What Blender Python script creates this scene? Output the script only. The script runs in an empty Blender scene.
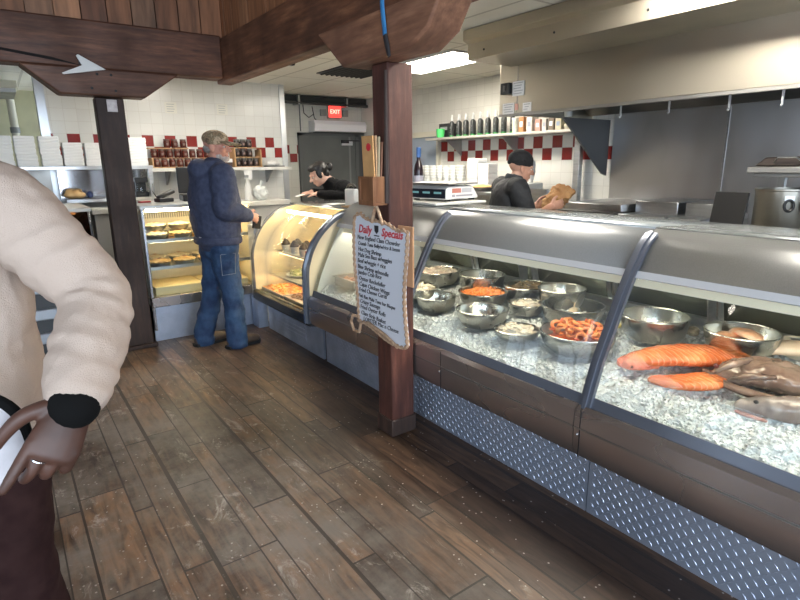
import bpy, bmesh, math, random
from mathutils import Vector, Matrix, Euler, noise
V = Vector
PI = math.pi
rnd = random.Random(7)
sc = bpy.context.scene
COL = sc.collection

# ------------------------------------------------------------------ camera
F_PX = 545.0
CAM_H = 1.52
_d = V((23, 2170, F_PX)).normalized()            # straight down, in lens axes (right, down, forward)
_y = V((-407, -133, F_PX)); _y = (_y - _d * _y.dot(_d)).normalized()
_x = _d.cross(_y)
if _x.x < 0: _x = -_x
_R = Matrix((_x, _y, -_d))                       # lens axes -> room axes
def _ray(px, py): return _R @ V((px - 400, py - 300, F_PX))
CAM = V((0, 0, CAM_H))
def onx(px, py, X): r = _ray(px, py); return CAM + r * (X / r.x)      # measured point on a known plane of the room
def ony(px, py, Y): r = _ray(px, py); return CAM + r * (Y / r.y)
def onz(px, py, Z): r = _ray(px, py); return CAM + r * ((Z - CAM_H) / r.z)
def depth(px, py, d): return CAM + _ray(px, py) * (d / F_PX)
cam_d = bpy.data.cameras.new('camera'); cam = bpy.data.objects.new('camera', cam_d); COL.objects.link(cam)
cam_d.sensor_width = 36; cam_d.lens = F_PX * 36 / 800; cam_d.clip_start = .02
cr = _R @ V((1, 0, 0)); cu = _R @ V((0, -1, 0)); cb = _R @ V((0, 0, -1))
cam.matrix_world = Matrix(((cr.x, cu.x, cb.x, 0), (cr.y, cu.y, cb.y, 0), (cr.z, cu.z, cb.z, CAM_H), (0, 0, 0, 1)))
sc.camera = cam

# ------------------------------------------------------------------ mesh builder
class MB:
    def __init__(s): s.v = []; s.f = []; s.M = None
    def add(s, vs, fs):
        b = len(s.v)
        if s.M is not None: vs = [s.M @ V(p) for p in vs]
        s.v += [tuple(p) for p in vs]; s.f += [tuple(i + b for i in f) for f in fs]
        return s
    def box(s, a, b):
        (x0, y0, z0), (x1, y1, z1) = a, b
        if x0 > x1: x0, x1 = x1, x0
        if y0 > y1: y0, y1 = y1, y0
        if z0 > z1: z0, z1 = z1, z0
        return s.add([(x0, y0, z0), (x1, y0, z0), (x1, y1, z0), (x0, y1, z0), (x0, y0, z1), (x1, y0, z1), (x1, y1, z1), (x0, y1, z1)],
                     [(0, 3, 2, 1), (4, 5, 6, 7), (0, 1, 5, 4), (1, 2, 6, 5), (2, 3, 7, 6), (3, 0, 4, 7)])
    def obox(s, c, size, rot=(0, 0, 0)):
        m = Matrix.Translation(c) @ (Euler(rot).to_matrix().to_4x4() if not isinstance(rot, Matrix) else rot.to_4x4())
        h = V(size) / 2
        vs = [m @ V((sx * h.x, sy * h.y, sz * h.z)) for sz in (-1, 1) for sx, sy in ((-1, -1), (1, -1), (1, 1), (-1, 1))]
        return s.add(vs, [(0, 3, 2, 1), (4, 5, 6, 7), (0, 1, 5, 4), (1, 2, 6, 5), (2, 3, 7, 6), (3, 0, 4, 7)])
    def prism(s, poly, fn, h0, h1):
        n = len(poly)
        vs = [fn(p[0], p[1], h0) for p in poly] + [fn(p[0], p[1], h1) for p in poly]
        return s.add(vs, [tuple(range(n))[::-1], tuple(range(n, 2 * n))] + [(i, (i + 1) % n, n + (i + 1) % n, n + i) for i in range(n)])
    def tube(s, pts, r, seg=10, caps=True, flat=None, closed=False):
        pts = [V(p) for p in pts]; n = len(pts)
        rs = r if isinstance(r, (list, tuple)) else [r] * n
        vs = []; fs = []
        up = None
        for i in range(n):
            if closed: t = pts[(i + 1) % n] - pts[i - 1]
            else: t = pts[min(i + 1, n - 1)] - pts[max(i - 1, 0)]
            if t.length < 1e-9: t = V((0, 0, 1))
            t.normalize()
            if up is None:
                up = V((0, 0, 1)) if abs(t.z) < .9 else V((1, 0, 0))
                if flat: up = V(flat)
            a = (up - t * up.dot(t))
            if a.length < 1e-6: a = t.orthogonal()
            a.normalize(); b = t.cross(a); up = a
            ra = rs[i]; ra, rb = ra if isinstance(ra, (list, tuple)) else (ra, ra)
            for k in range(seg):
                th = 2 * PI * k / seg
                vs.append(pts[i] + a * (ra * math.cos(th)) + b * (rb * math.sin(th)))
        m = n if closed else n - 1
        for i in range(m):
            j = (i + 1) % n
            for k in range(seg):
                fs.append((i * seg + k, i * seg + (k + 1) % seg, j * seg + (k + 1) % seg, j * seg + k))
        if caps and not closed:
            fs.append(tuple(range(seg))[::-1]); fs.append(tuple((n - 1) * seg + k for k in range(seg)))
        return s.add(vs, fs)
    def lathe(s, prof, c=(0, 0, 0), seg=32, m=None):
        # prof: (radius, z) from bottom to top; radius 0 closes the end
        c = V(c); rings = []; vs = []; fs = []
        for r, z in prof:
            if r < 1e-6: rings.append([len(vs)]); vs.append(V((0, 0, z)))
            else:
                rings.append(list(range(len(vs), len(vs) + seg)))
                vs += [V((r * math.cos(2 * PI * k / seg), r * math.sin(2 * PI * k / seg), z)) for k in range(seg)]
        for a, b in zip(rings, rings[1:]):
            for k in range(seg):
                k2 = (k + 1) % seg
                if len(a) == 1 and len(b) == 1: continue
                if len(a) == 1: fs.append((a[0], b[k2], b[k]))
                elif len(b) == 1: fs.append((a[k], a[k2], b[0]))
                else: fs.append((a[k], a[k2], b[k2], b[k]))
        if m is not None: vs = [m @ p for p in vs]
        return s.add([p + c for p in vs], fs)
    def ball(s, c, r, rot=None, seg=16, rings=10):
        r = r if isinstance(r, (list, tuple)) else (r, r, r)
        c = V(c); vs = [V((0, 0, -1))]; fs = []
        for i in range(1, rings):
            ph = -PI / 2 + PI * i / rings
            vs += [V((math.cos(ph) * math.cos(2 * PI * k / seg), math.cos(ph) * math.sin(2 * PI * k / seg), math.sin(ph))) for k in range(seg)]
        vs.append(V((0, 0, 1)))
        for k in range(seg):
            k2 = (k + 1) % seg
            fs.append((0, 1 + k2, 1 + k)); t = 1 + (rings - 2) * seg
            fs.append((t + k, t + k2, len(vs) - 1))
            for i in range(rings - 2):
                fs.append((1 + i * seg + k, 1 + i * seg + k2, 1 + (i + 1) * seg + k2, 1 + (i + 1) * seg + k))
        m = Matrix.Diagonal(r)
        if rot is not None: m = (rot.to_3x3() if isinstance(rot, Matrix) else Euler(rot).to_matrix()) @ m
        return s.add([m @ p + c for p in vs], fs)
    def limb(s, pts, rad, seg=20, wr=None, flat=None, dens=.02):
        # a rounded tapering limb: points joined by a smooth path, dome ends; wr(t, angle) scales the radius
        pts = [V(p) for p in pts]
        rad = [(q if isinstance(q, (list, tuple)) else (q, q)) for q in rad]
        P = []; Rr = []
        n = len(pts)
        for i in range(n - 1):
            p0 = pts[max(i - 1, 0)]; p1 = pts[i]; p2 = pts[i + 1]; p3 = pts[min(i + 2, n - 1)]
            k = max(3, int((p2 - p1).length / dens))
            for j in range(k):
                t = j / k
                h = .5 * ((2 * p1) + (p2 - p0) * t + (2 * p0 - 5 * p1 + 4 * p2 - p3) * t * t + (3 * p1 - p0 - 3 * p2 + p3) * t ** 3)
                P.append(h); Rr.append((rad[i][0] * (1 - t) + rad[i + 1][0] * t, rad[i][1] * (1 - t) + rad[i + 1][1] * t))
        P.append(pts[-1]); Rr.append(rad[-1])
        # dome ends
        def dome(p, d, r):
            return [(p + d * (min(r) * math.sin(a)), (r[0] * math.cos(a), r[1] * math.cos(a))) for a in (.35, .7, 1.05, 1.35)]
        d0 = (P[0] - P[1]).normalized(); d1 = (P[-1] - P[-2]).normalized()
        A = dome(P[0], d0, Rr[0])[::-1]; B = dome(P[-1], d1, Rr[-1])
        P = [a for a, _ in A] + P + [b for b, _ in B]; Rr = [a for _, a in A] + Rr + [b for _, b in B]
        N = len(P)
        start = len(s.v)
        s.tube(P, Rr, seg, True, flat)
        if wr:
            inv = s.M.inverted() if s.M is not None else None
            L = 0
            for i in range(N):
                if i: L += (P[i] - P[i - 1]).length
                for k in range(seg):
                    idx = start + i * seg + k
                    p = V(s.v[idx]); q = s.M @ P[i] if s.M is not None else P[i]
                    s.v[idx] = tuple(q + (p - q) * wr(L, 2 * PI * k / seg))
        return s
    def sheet(s, rows):
        n = len(rows[0]); vs = [p for r in rows for p in r]
        return s.add(vs, [(i * n + j, i * n + j + 1, (i + 1) * n + j + 1, (i + 1) * n + j) for i in range(len(rows) - 1) for j in range(n - 1)])
    def build(s, name, mat, parent=None, loc=None, bevel=0, solid=0, sub=0, remesh=0, smooth=0, sharp=35, flat=False, disp=None, off=1):
        me = bpy.data.meshes.new(name)
        T = None
        if parent is not None: T = WORLD[parent.name].inverted()
        elif loc is not None: T = Matrix.Translation(-V(loc))
        me.from_pydata([tuple(T @ V(p)) for p in s.v] if T is not None else s.v, [], s.f)
        me.validate(); me.update()
        o = bpy.data.objects.new(name, me); COL.objects.link(o)
        if mat is not None: me.materials.append(mat)
        if parent is not None: o.parent = parent; WORLD[o.name] = WORLD[parent.name]
        elif loc is not None: o.location = loc; WORLD[o.name] = Matrix.Translation(V(loc))
        else: WORLD[o.name] = Matrix.Identity(4)
        if not flat:
            me.polygons.foreach_set('use_smooth', [True] * len(me.polygons))
            me.set_sharp_from_angle(angle=math.radians(sharp))
        bm = bmesh.new(); bm.from_mesh(me); bmesh.ops.recalc_face_normals(bm, faces=bm.faces); bm.to_mesh(me); bm.free()
        if remesh:
            me.polygons.foreach_set('use_smooth', [True] * len(me.polygons))
            me.set_sharp_from_angle(angle=PI)
            r = o.modifiers.new('remesh', 'REMESH'); r.mode = 'VOXEL'; r.voxel_size = remesh; r.use_smooth_shade = True
            if smooth:
                q = o.modifiers.new('smooth', 'SMOOTH'); q.iterations = smooth; q.factor = .5
            if disp:
                for k, (size, strength) in enumerate(disp):
                    t = bpy.data.textures.new('folds', 'CLOUDS'); t.noise_scale = size; t.noise_depth = 1
                    q = o.modifiers.new('folds', 'DISPLACE'); q.texture = t; q.strength = strength; q.mid_level = .5; q.texture_coords = 'LOCAL'
        if solid:
            q = o.modifiers.new('solid', 'SOLIDIFY'); q.thickness = solid; q.offset = off
        if bevel:
            q = o.modifiers.new('bevel', 'BEVEL'); q.width = bevel; q.segments = 2; q.limit_method = 'ANGLE'; q.angle_limit = math.radians(40)
        if sub:
            q = o.modifiers.new('sub', 'SUBSURF'); q.levels = sub; q.render_levels = sub
        return o
WORLD = {}
def tag(o, label, cat, group=None):
    o['label'] = label; o['category'] = cat
    if group: o['group'] = group
    return o
def thing(name, label, cat, loc=(0, 0, 0), rotz=0, group=None):
    o = bpy.data.objects.new(name, None); COL.objects.link(o)
    o.empty_display_size = .05
    o.location = loc; o.rotation_euler = (0, 0, rotz)
    WORLD[o.name] = Matrix.Translation(V(loc)) @ Matrix.Rotation(rotz, 4, 'Z')
    return tag(o, label, cat, group)
def struct(o):
    o['kind'] = 'structure'; return o
def dup(root, loc, rotz=None, label=None, group=None, scale=None):
    r = root.copy(); COL.objects.link(r); r.location = loc
    if rotz is not None: r.rotation_euler = (0, 0, rotz)
    if scale is not None: r.scale = scale if isinstance(scale, (tuple, list)) else (scale,) * 3
    if label: r['label'] = label
    if group: r['group'] = group
    WORLD[r.name] = Matrix.Translation(V(loc)) @ Matrix.Rotation(r.rotation_euler.z, 4, 'Z') @ Matrix.Diagonal((*r.scale, 1))
    for ch in list(root.children):
        c = ch.copy(); COL.objects.link(c); c.parent = r
        for g in list(ch.children):
            d = g.copy(); COL.objects.link(d); d.parent = c
    return r
ORD = ['first', 'second', 'third', 'fourth', 'fifth', 'sixth', 'seventh', 'eighth', 'ninth', 'tenth', 'eleventh', 'twelfth', 'thirteenth', 'fourteenth', 'fifteenth', 'sixteenth']

# ------------------------------------------------------------------ materials
def nodes(name):
    m = bpy.data.materials.new(name); m.use_nodes = True
    nt = m.node_tree; b = nt.nodes['Principled BSDF']
    return m, nt, b
def N(nt, t, **k):
    n = nt.nodes.new(t)
    for a, v in k.items():
        if a.startswith('i_'):
            key = a[2:]
            key = int(key) if key.isdigit() else key.replace('_', ' ')
            n.inputs[key].default_value = v
        else: setattr(n, a, v)
    return n
def col4(c): return (c[0], c[1], c[2], 1)
def coords(nt, scale=(1, 1, 1), rot=(0, 0, 0), loc=(0, 0, 0), kind='Object'):
    tc = N(nt, 'ShaderNodeTexCoord'); mp = N(nt, 'ShaderNodeMapping')
    mp.inputs['Scale'].default_value = scale; mp.inputs['Rotation'].default_value = rot; mp.inputs['Location'].default_value = loc
    nt.links.new(tc.outputs[kind], mp.inputs['Vector'])
    return mp.outputs['Vector']
def mixc(nt, fac, a, b, mode='MIX'):
    m = N(nt, 'ShaderNodeMix', data_type='RGBA', blend_type=mode)
    for s, v in ((m.inputs['Factor'], fac), (m.inputs['A'], a), (m.inputs['B'], b)):
        if hasattr(v, 'links') or hasattr(v, 'is_linked'): nt.links.new(v, s)
        elif isinstance(v, (tuple, list)): s.default_value = col4(v)
        else: s.default_value = v
    return m.outputs['Result']
def ramp(nt, src, stops):
    r = N(nt, 'ShaderNodeValToRGB'); e = r.color_ramp.elements
    while len(e) > 1: e.remove(e[-1])
    e[0].position = stops[0][0]; e[0].color = col4(stops[0][1]) if isinstance(stops[0][1], (tuple, list)) else (stops[0][1],) * 3 + (1,)
    for p, c in stops[1:]:
        q = e.new(p); q.color = col4(c) if isinstance(c, (tuple, list)) else (c, c, c, 1)
    nt.links.new(src, r.inputs['Fac']); return r.outputs['Color']
def math_(nt, op, a, b=0, c=None):
    m = N(nt, 'ShaderNodeMath', operation=op)
    for i, v in enumerate((a, b) if c is None else (a, b, c)):
        if hasattr(v, 'is_linked'): nt.links.new(v, m.inputs[i])
        else: m.inputs[i].default_value = v
    return m.outputs[0]
def bump(nt, b, h, strength=.3, dist=.01):
    k = N(nt, 'ShaderNodeBump'); k.inputs['Strength'].default_value = strength; k.inputs['Distance'].default_value = dist
    nt.links.new(h, k.inputs['Height']); nt.links.new(k.outputs['Normal'], b.inputs['Normal'])
def mat(name, col, rough=.5, metal=0, col2=None, scale=6, stretch=(1, 1, 1), bmp=0, bscale=None, spec=.5, emit=None, estr=0, trans=0, alpha=1, rough2=None, detail=4, coat=0, sss=0, lo=.35, hi=.65):
    m, nt, b = nodes(name)
    b.inputs['Base Color'].default_value = col4(col); b.inputs['Roughness'].default_value = rough; b.inputs['Metallic'].default_value = metal
    b.inputs['Specular IOR Level'].default_value = spec
    if coat: b.inputs['Coat Weight'].default_value = coat; b.inputs['Coat Roughness'].default_value = .1
    if sss:
        b.inputs['Subsurface Weight'].default_value = sss; b.inputs['Subsurface Radius'].default_value = (.02, .01, .006); b.inputs['Subsurface Scale'].default_value = .5
    if trans: b.inputs['Transmission Weight'].default_value = trans
    if alpha < 1: b.inputs['Alpha'].default_value = alpha
    if emit: b.inputs['Emission Color'].default_value = col4(emit); b.inputs['Emission Strength'].default_value = estr
    if col2 or rough2 or bmp:
        v = coords(nt, stretch)
        n = N(nt, 'ShaderNodeTexNoise'); n.inputs['Scale'].default_value = scale; n.inputs['Detail'].default_value = detail
        nt.links.new(v, n.inputs['Vector'])
        f = n.outputs['Fac']
        if col2: nt.links.new(ramp(nt, f, [(lo, col), (hi, col2)]), b.inputs['Base Color'])
        if rough2 is not None: nt.links.new(ramp(nt, f, [(lo, rough), (hi, rough2)]), b.inputs['Roughness'])
        if bmp:
            h = f
            if bscale:
                n2 = N(nt, 'ShaderNodeTexNoise'); n2.inputs['Scale'].default_value = bscale; n2.inputs['Detail'].default_value = 3
                nt.links.new(v, n2.inputs['Vector']); h = n2.outputs['Fac']
            bump(nt, b, h, bmp)
    return m
def emission(name, col, strength):
    m = bpy.data.materials.new(name); m.use_nodes = True; nt = m.node_tree
    nt.nodes.clear(); o = N(nt, 'ShaderNodeOutputMaterial'); e = N(nt, 'ShaderNodeEmission')
    e.inputs['Color'].default_value = col4(col); e.inputs['Strength'].default_value = strength
    nt.links.new(e.outputs[0], o.inputs['Surface']); return m
def wood(name, c1, c2, c3, axis='x', scale=3.0, rough=.6, bmp=.35):
    m, nt, b = nodes(name)
    st = {'x': (.12, 1, 1), 'y': (1, .12, 1), 'z': (1, 1, .12)}[axis]
    v = coords(nt, st)
    n = N(nt, 'ShaderNodeTexNoise'); n.inputs['Scale'].default_value = scale * 9; n.inputs['Detail'].default_value = 8; n.inputs['Roughness'].default_value = .65; nt.links.new(v, n.inputs['Vector'])
    n2 = N(nt, 'ShaderNodeTexNoise'); n2.inputs['Scale'].default_value = scale; n2.inputs['Detail'].default_value = 5; nt.links.new(coords(nt), n2.inputs['Vector'])
    base = ramp(nt, n.outputs['Fac'], [(.3, c1), (.55, c2), (.75, c3)])
    base = mixc(nt, ramp(nt, n2.outputs['Fac'], [(.35, 0.0), (.65, .7)]), base, c1)
    nt.links.new(base, b.inputs['Base Color'])
    nt.links.new(ramp(nt, n2.outputs['Fac'], [(.3, rough - .12), (.7, rough + .15)]), b.inputs['Roughness'])
    bump(nt, b, n.outputs['Fac'], bmp, .006)
    return m
def glass(name, tint=(.97, .99, .98), refl=1.0, rough=.02, body=0.0, bodycol=(.8, .85, .9)):
    m = bpy.data.materials.new(name); m.use_nodes = True; nt = m.node_tree; nt.nodes.clear()
    o = N(nt, 'ShaderNodeOutputMaterial'); t = N(nt, 'ShaderNodeBsdfTransparent'); g = N(nt, 'ShaderNodeBsdfGlossy')
    t.inputs['Color'].default_value = col4(tint); g.inputs['Roughness'].default_value = rough
    fr = N(nt, 'ShaderNodeFresnel'); geo = N(nt, 'ShaderNodeNewGeometry'); mr = N(nt, 'ShaderNodeMapRange'); mr.inputs['To Min'].default_value = 1.45; mr.inputs['To Max'].default_value = 1 / 1.45
    nt.links.new(geo.outputs['Backfacing'], mr.inputs['Value']); nt.links.new(mr.outputs[0], fr.inputs['IOR'])
    mx = N(nt, 'ShaderNodeMixShader')
    nt.links.new(math_(nt, 'MULTIPLY', fr.outputs[0], refl), mx.inputs[0]); nt.links.new(t.outputs[0], mx.inputs[1]); nt.links.new(g.outputs[0], mx.inputs[2])
    out = mx.outputs[0]
    if body:
        d = N(nt, 'ShaderNodeBsdfDiffuse'); d.inputs['Color'].default_value = col4(bodycol)
        m2 = N(nt, 'ShaderNodeMixShader'); m2.inputs[0].default_value = body
        nt.links.new(out, m2.inputs[1]); nt.links.new(d.outputs[0], m2.inputs[2]); out = m2.outputs[0]
    nt.links.new(out, o.inputs['Surface']); return m
def tiles(name, axis, size, phase, ztop, white=(.72, .71, .665), red=(.24, .022, .018), band=True):
    # glazed square tile with thin grout; two checker rows of red tile whose upper edge is at ztop
    m, nt, b = nodes(name)
    tc = N(nt, 'ShaderNodeTexCoord'); sp = N(nt, 'ShaderNodeSeparateXYZ'); nt.links.new(tc.outputs['Object'], sp.inputs[0])
    u = math_(nt, 'DIVIDE', math_(nt, 'SUBTRACT', sp.outputs[axis], phase), size[0])
    w = math_(nt, 'DIVIDE', math_(nt, 'SUBTRACT', sp.outputs['Z'], ztop), size[1])
    fu = math_(nt, 'FRACT', math_(nt, 'ADD', u, 100.0)); fw = math_(nt, 'FRACT', math_(nt, 'ADD', w, 100.0))
    eu = math_(nt, 'ABSOLUTE', math_(nt, 'SUBTRACT', fu, .5)); ew = math_(nt, 'ABSOLUTE', math_(nt, 'SUBTRACT', fw, .5))
    gr = math_(nt, 'GREATER_THAN', math_(nt, 'MAXIMUM', eu, ew), .483)
    ck = math_(nt, 'FLOORED_MODULO', math_(nt, 'ADD', math_(nt, 'FLOOR', u), math_(nt, 'FLOOR', w)), 2.0)
    row = math_(nt, 'FLOOR', w)
    inb = math_(nt, 'MULTIPLY', math_(nt, 'GREATER_THAN', row, -2.5), math_(nt, 'LESS_THAN', row, -.5))
    rd = math_(nt, 'MULTIPLY', inb, math_(nt, 'GREATER_THAN', ck, .5))
    if not band: rd = math_(nt, 'MULTIPLY', rd, 0.0)
    wn = N(nt, 'ShaderNodeTexWhiteNoise', noise_dimensions='2D')
    cb_ = N(nt, 'ShaderNodeCombineXYZ'); nt.links.new(math_(nt, 'FLOOR', u), cb_.inputs[0]); nt.links.new(row, cb_.inputs[1]); nt.links.new(cb_.outputs[0], wn.inputs['Vector'])
    wc = mixc(nt, math_(nt, 'MULTIPLY', wn.outputs['Value'], .5), white, tuple(c * .88 for c in white))
    c = mixc(nt, rd, wc, red); c = mixc(nt, math_(nt, 'MULTIPLY', gr, .65), c, (.52, .49, .43))
    nt.links.new(c, b.inputs['Base Color']); b.inputs['Roughness'].default_value = .22
    nt.links.new(math_(nt, 'MULTIPLY_ADD', gr, .5, .2), b.inputs['Roughness'])
    bump(nt, b, math_(nt, 'MULTIPLY', gr, -1), .4, .003)
    return m

STEEL = mat('brushed_steel', (.56, .57, .58), .28, 1, (.46, .47, .48), 5, (1, 1, 8), rough2=.4)
STEEL_D = mat('dull_steel', (.44, .44, .43), .38, 1, (.34, .33, .31), 3, rough2=.5, detail=2)
CHROME = mat('polished_aluminium', (.62, .65, .70), .2, 1)
ALU = mat('satin_aluminium', (.60, .62, .64), .36, 1)
BLACK = mat('black_plastic', (.012, .012, .013), .4)
RUBBER = mat('black_rubber', (.01, .01, .01), .7)
WHITE = mat('white_enamel', (.75, .75, .73), .35)
FOAM = mat('white_foam', (.82, .82, .80), .6)
PAPER = mat('white_paper', (.80, .79, .76), .8)
GREY = mat('grey_paint', (.20, .21, .21), .5)
GLASS = glass('clear_glass')
CASEGLASS = glass('case_glass', (.965, .985, .975), .45, .03)
BEAM = wood('beam_wood_across', (.045, .017, .009), (.13, .050, .026), (.25, .11, .055), 'x')
BEAM_Y = wood('beam_wood_along', (.06, .024, .013), (.19, .078, .040), (.36, .17, .085), 'y')
POSTW = wood('post_wood', (.040, .013, .009), (.090, .029, .019), (.19, .075, .05), 'z')
POSTD = wood('dark_post_wood', (.022, .012, .009), (.050, .026, .018), (.10, .05, .034), 'z')
CORB = wood('corbel_wood', (.12, .052, .03), (.27, .125, .07), (.42, .22, .13), 'y')
CORBX = wood('corbel_wood_across', (.05, .020, .012), (.13, .056, .032), (.22, .10, .058), 'x')
PINE = wood('box_wood', (.14, .055, .022), (.26, .115, .05), (.38, .19, .09), 'z', rough=.5)
LIGHTWOOD = wood('riser_wood', (.38, .22, .10), (.50, .30, .14), (.58, .38, .2), 'x')
# ------------------------------------------------------------------ the room shell
CEIL = 2.5
def floor_mat():
    m, nt, b = nodes('worn_plank_floor')
    tc = N(nt, 'ShaderNodeTexCoord'); sp = N(nt, 'ShaderNodeSeparateXYZ'); nt.links.new(tc.outputs['Object'], sp.inputs[0])
    W = .125; L = .95
    u0 = math_(nt, 'DIVIDE', sp.outputs['X'], W); u = math_(nt, 'MULTIPLY_ADD', math_(nt, 'SINE', math_(nt, 'MULTIPLY', u0, PI * .73)), .28, u0); row = math_(nt, 'FLOOR', u); fu = math_(nt, 'FRACT', math_(nt, 'ADD', u, 100.0))
    wn = N(nt, 'ShaderNodeTexWhiteNoise', noise_dimensions='1D'); nt.links.new(row, wn.inputs['W'])
    ly = math_(nt, 'MULTIPLY_ADD', wn.outputs['Value'], .7, L - .3)
    v = math_(nt, 'DIVIDE', math_(nt, 'MULTIPLY_ADD', wn.outputs['Value'], 17.3, sp.outputs['Y']), ly)
    idx = math_(nt, 'FLOOR', v); fv = math_(nt, 'FRACT', math_(nt, 'ADD', v, 100.0))
    c = N(nt, 'ShaderNodeCombineXYZ'); nt.links.new(row, c.inputs[0]); nt.links.new(idx, c.inputs[1])
    w2 = N(nt, 'ShaderNodeTexWhiteNoise', noise_dimensions='2D'); nt.links.new(c.outputs[0], w2.inputs['Vector'])
    gap = math_(nt, 'GREATER_THAN', math_(nt, 'ABSOLUTE', math_(nt, 'SUBTRACT', fu, .5)), .462)
    gap2 = math_(nt, 'GREATER_THAN', math_(nt, 'ABSOLUTE', math_(nt, 'SUBTRACT', fv, .5)), .4955)
    g = math_(nt, 'MAXIMUM', gap, gap2)
    # grain, shifted plank by plank
    off = N(nt, 'ShaderNodeVectorMath', operation='MULTIPLY_ADD'); nt.links.new(w2.outputs['Color'], off.inputs[0]); off.inputs[1].default_value = (9, 9, 9); nt.links.new(tc.outputs['Object'], off.inputs[2])
    mp = N(nt, 'ShaderNodeMapping'); mp.inputs['Scale'].default_value = (1, .14, 1); nt.links.new(off.outputs[0], mp.inputs['Vector'])
    gn = N(nt, 'ShaderNodeTexNoise'); gn.inputs['Scale'].default_value = 32; gn.inputs['Detail'].default_value = 7; gn.inputs['Distortion'].default_value = .8; nt.links.new(mp.outputs[0], gn.inputs['Vector'])
    tone = ramp(nt, w2.outputs['Value'], [(0, (.050, .029, .018)), (.3, (.110, .062, .037)), (.6, (.20, .112, .062)), (.85, (.075, .050, .036)), (1, (.155, .082, .043))])
    dark = ramp(nt, gn.outputs['Fac'], [(.32, (.30, .26, .24)), (.5, (.85, .85, .85)), (.68, (1.4, 1.35, 1.3))])
    base = mixc(nt, 1.0, tone, dark, 'MULTIPLY')
    # grey wear where people stand, fading out near the cases
    wv = N(nt, 'ShaderNodeTexNoise'); wv.inputs['Scale'].default_value = 1.7; wv.inputs['Detail'].default_value = 9; wv.inputs['Roughness'].default_value = .72; nt.links.new(tc.outputs['Object'], wv.inputs['Vector'])
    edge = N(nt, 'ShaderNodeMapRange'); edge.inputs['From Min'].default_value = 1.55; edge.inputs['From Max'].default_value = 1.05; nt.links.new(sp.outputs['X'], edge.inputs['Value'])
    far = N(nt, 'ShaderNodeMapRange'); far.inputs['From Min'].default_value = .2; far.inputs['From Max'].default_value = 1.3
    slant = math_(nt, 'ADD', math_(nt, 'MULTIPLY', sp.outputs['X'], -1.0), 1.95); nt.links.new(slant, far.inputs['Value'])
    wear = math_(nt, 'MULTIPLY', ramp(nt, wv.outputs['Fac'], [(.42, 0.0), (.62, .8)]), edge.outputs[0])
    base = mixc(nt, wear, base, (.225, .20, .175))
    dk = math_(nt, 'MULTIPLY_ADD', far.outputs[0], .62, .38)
    base = mixc(nt, dk, (.030, .017, .011), base)  # planks darkened towards the cases: unworn varnish with some shade painted in
    # scuffs and specks
    vo = N(nt, 'ShaderNodeTexVoronoi', feature='F1'); vo.inputs['Scale'].default_value = 26; nt.links.new(tc.outputs['Object'], vo.inputs['Vector'])
    vr = N(nt, 'ShaderNodeTexNoise'); vr.inputs['Scale'].default_value = 2.3; nt.links.new(tc.outputs['Object'], vr.inputs['Vector'])
    spk = math_(nt, 'MULTIPLY', math_(nt, 'LESS_THAN', vo.outputs['Distance'], .11), math_(nt, 'GREATER_THAN', vr.outputs['Fac'], .47))
    sc_ = N(nt, 'ShaderNodeTexNoise'); sc_.inputs['Scale'].default_value = 7; sc_.inputs['Detail'].default_value = 12; sc_.inputs['Roughness'].default_value = .8; sc_.inputs['Distortion'].default_value = .9
    nt.links.new(coords(nt, (1, .55, 1), (0, 0, .6)), sc_.inputs['Vector'])
    scuff = math_(nt, 'MULTIPLY', ramp(nt, sc_.outputs['Fac'], [(.555, 0.0), (.65, .7)]), edge.outputs[0])
    base = mixc(nt, math_(nt, 'MAXIMUM', math_(nt, 'MULTIPLY', spk, .75), scuff), base, (.44, .40, .36))
    base = mixc(nt, math_(nt, 'MULTIPLY', g, .85), base, (.018, .012, .009))
    nt.links.new(base, b.inputs['Base Color'])
    nt.links.new(ramp(nt, wv.outputs['Fac'], [(.35, .36), (.65, .55)]), b.inputs['Roughness'])
    h = math_(nt, 'SUBTRACT', math_(nt, 'MULTIPLY', gn.outputs['Fac'], .35), g)
    bump(nt, b, h, .5, .004)
    return m
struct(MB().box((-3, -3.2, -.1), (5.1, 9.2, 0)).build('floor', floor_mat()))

struct(MB().box((2.0, -3.2, 0), (4.9, 7.8, .006)).box((.7, 5.72, 0), (2.0, 6.85, .006)).build('floor', mat('pale_bounce_floor', (.55, .53, .48), .5, 0, (.46, .44, .40), 3)))  # unseen pale layer, added to bounce light up to the ceiling
def ceil_mat():
    m, nt, b = nodes('ceiling_panel')
    tc = N(nt, 'ShaderNodeTexCoord'); sp = N(nt, 'ShaderNodeSeparateXYZ'); nt.links.new(tc.outputs['Object'], sp.inputs[0])
    e = []
    for ax, s, ph in (('X', .61, .4), ('Y', 1.22, .1)):
        fr = math_(nt, 'FRACT', math_(nt, 'ADD', math_(nt, 'DIVIDE', math_(nt, 'SUBTRACT', sp.outputs[ax], ph), s), 50.0))
        e.append(math_(nt, 'GREATER_THAN', math_(nt, 'ABSOLUTE', math_(nt, 'SUBTRACT', fr, .5)), .5 - .012 / s))
    g = math_(nt, 'MAXIMUM', *e)
    n = N(nt, 'ShaderNodeTexNoise'); n.inputs['Scale'].default_value = 2; n.inputs['Detail'].default_value = 5; nt.links.new(tc.outputs['Object'], n.inputs['Vector'])
    base = ramp(nt, n.outputs['Fac'], [(.35, (.86, .83, .73)), (.65, (.90, .88, .80))])
    nt.links.new(mixc(nt, math_(nt, 'MULTIPLY', g, .6), base, (.42, .39, .33)), b.inputs['Base Color'])
    b.inputs['Roughness'].default_value = .7; bump(nt, b, g, .5, .004)
    return m
struct(MB().box((1.78, -3.2, CEIL), (5.1, 9.2, CEIL + .08)).box((-3, 4.98, CEIL), (1.78, 9.2, CEIL + .08)).build('ceiling', ceil_mat(), flat=True))

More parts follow.
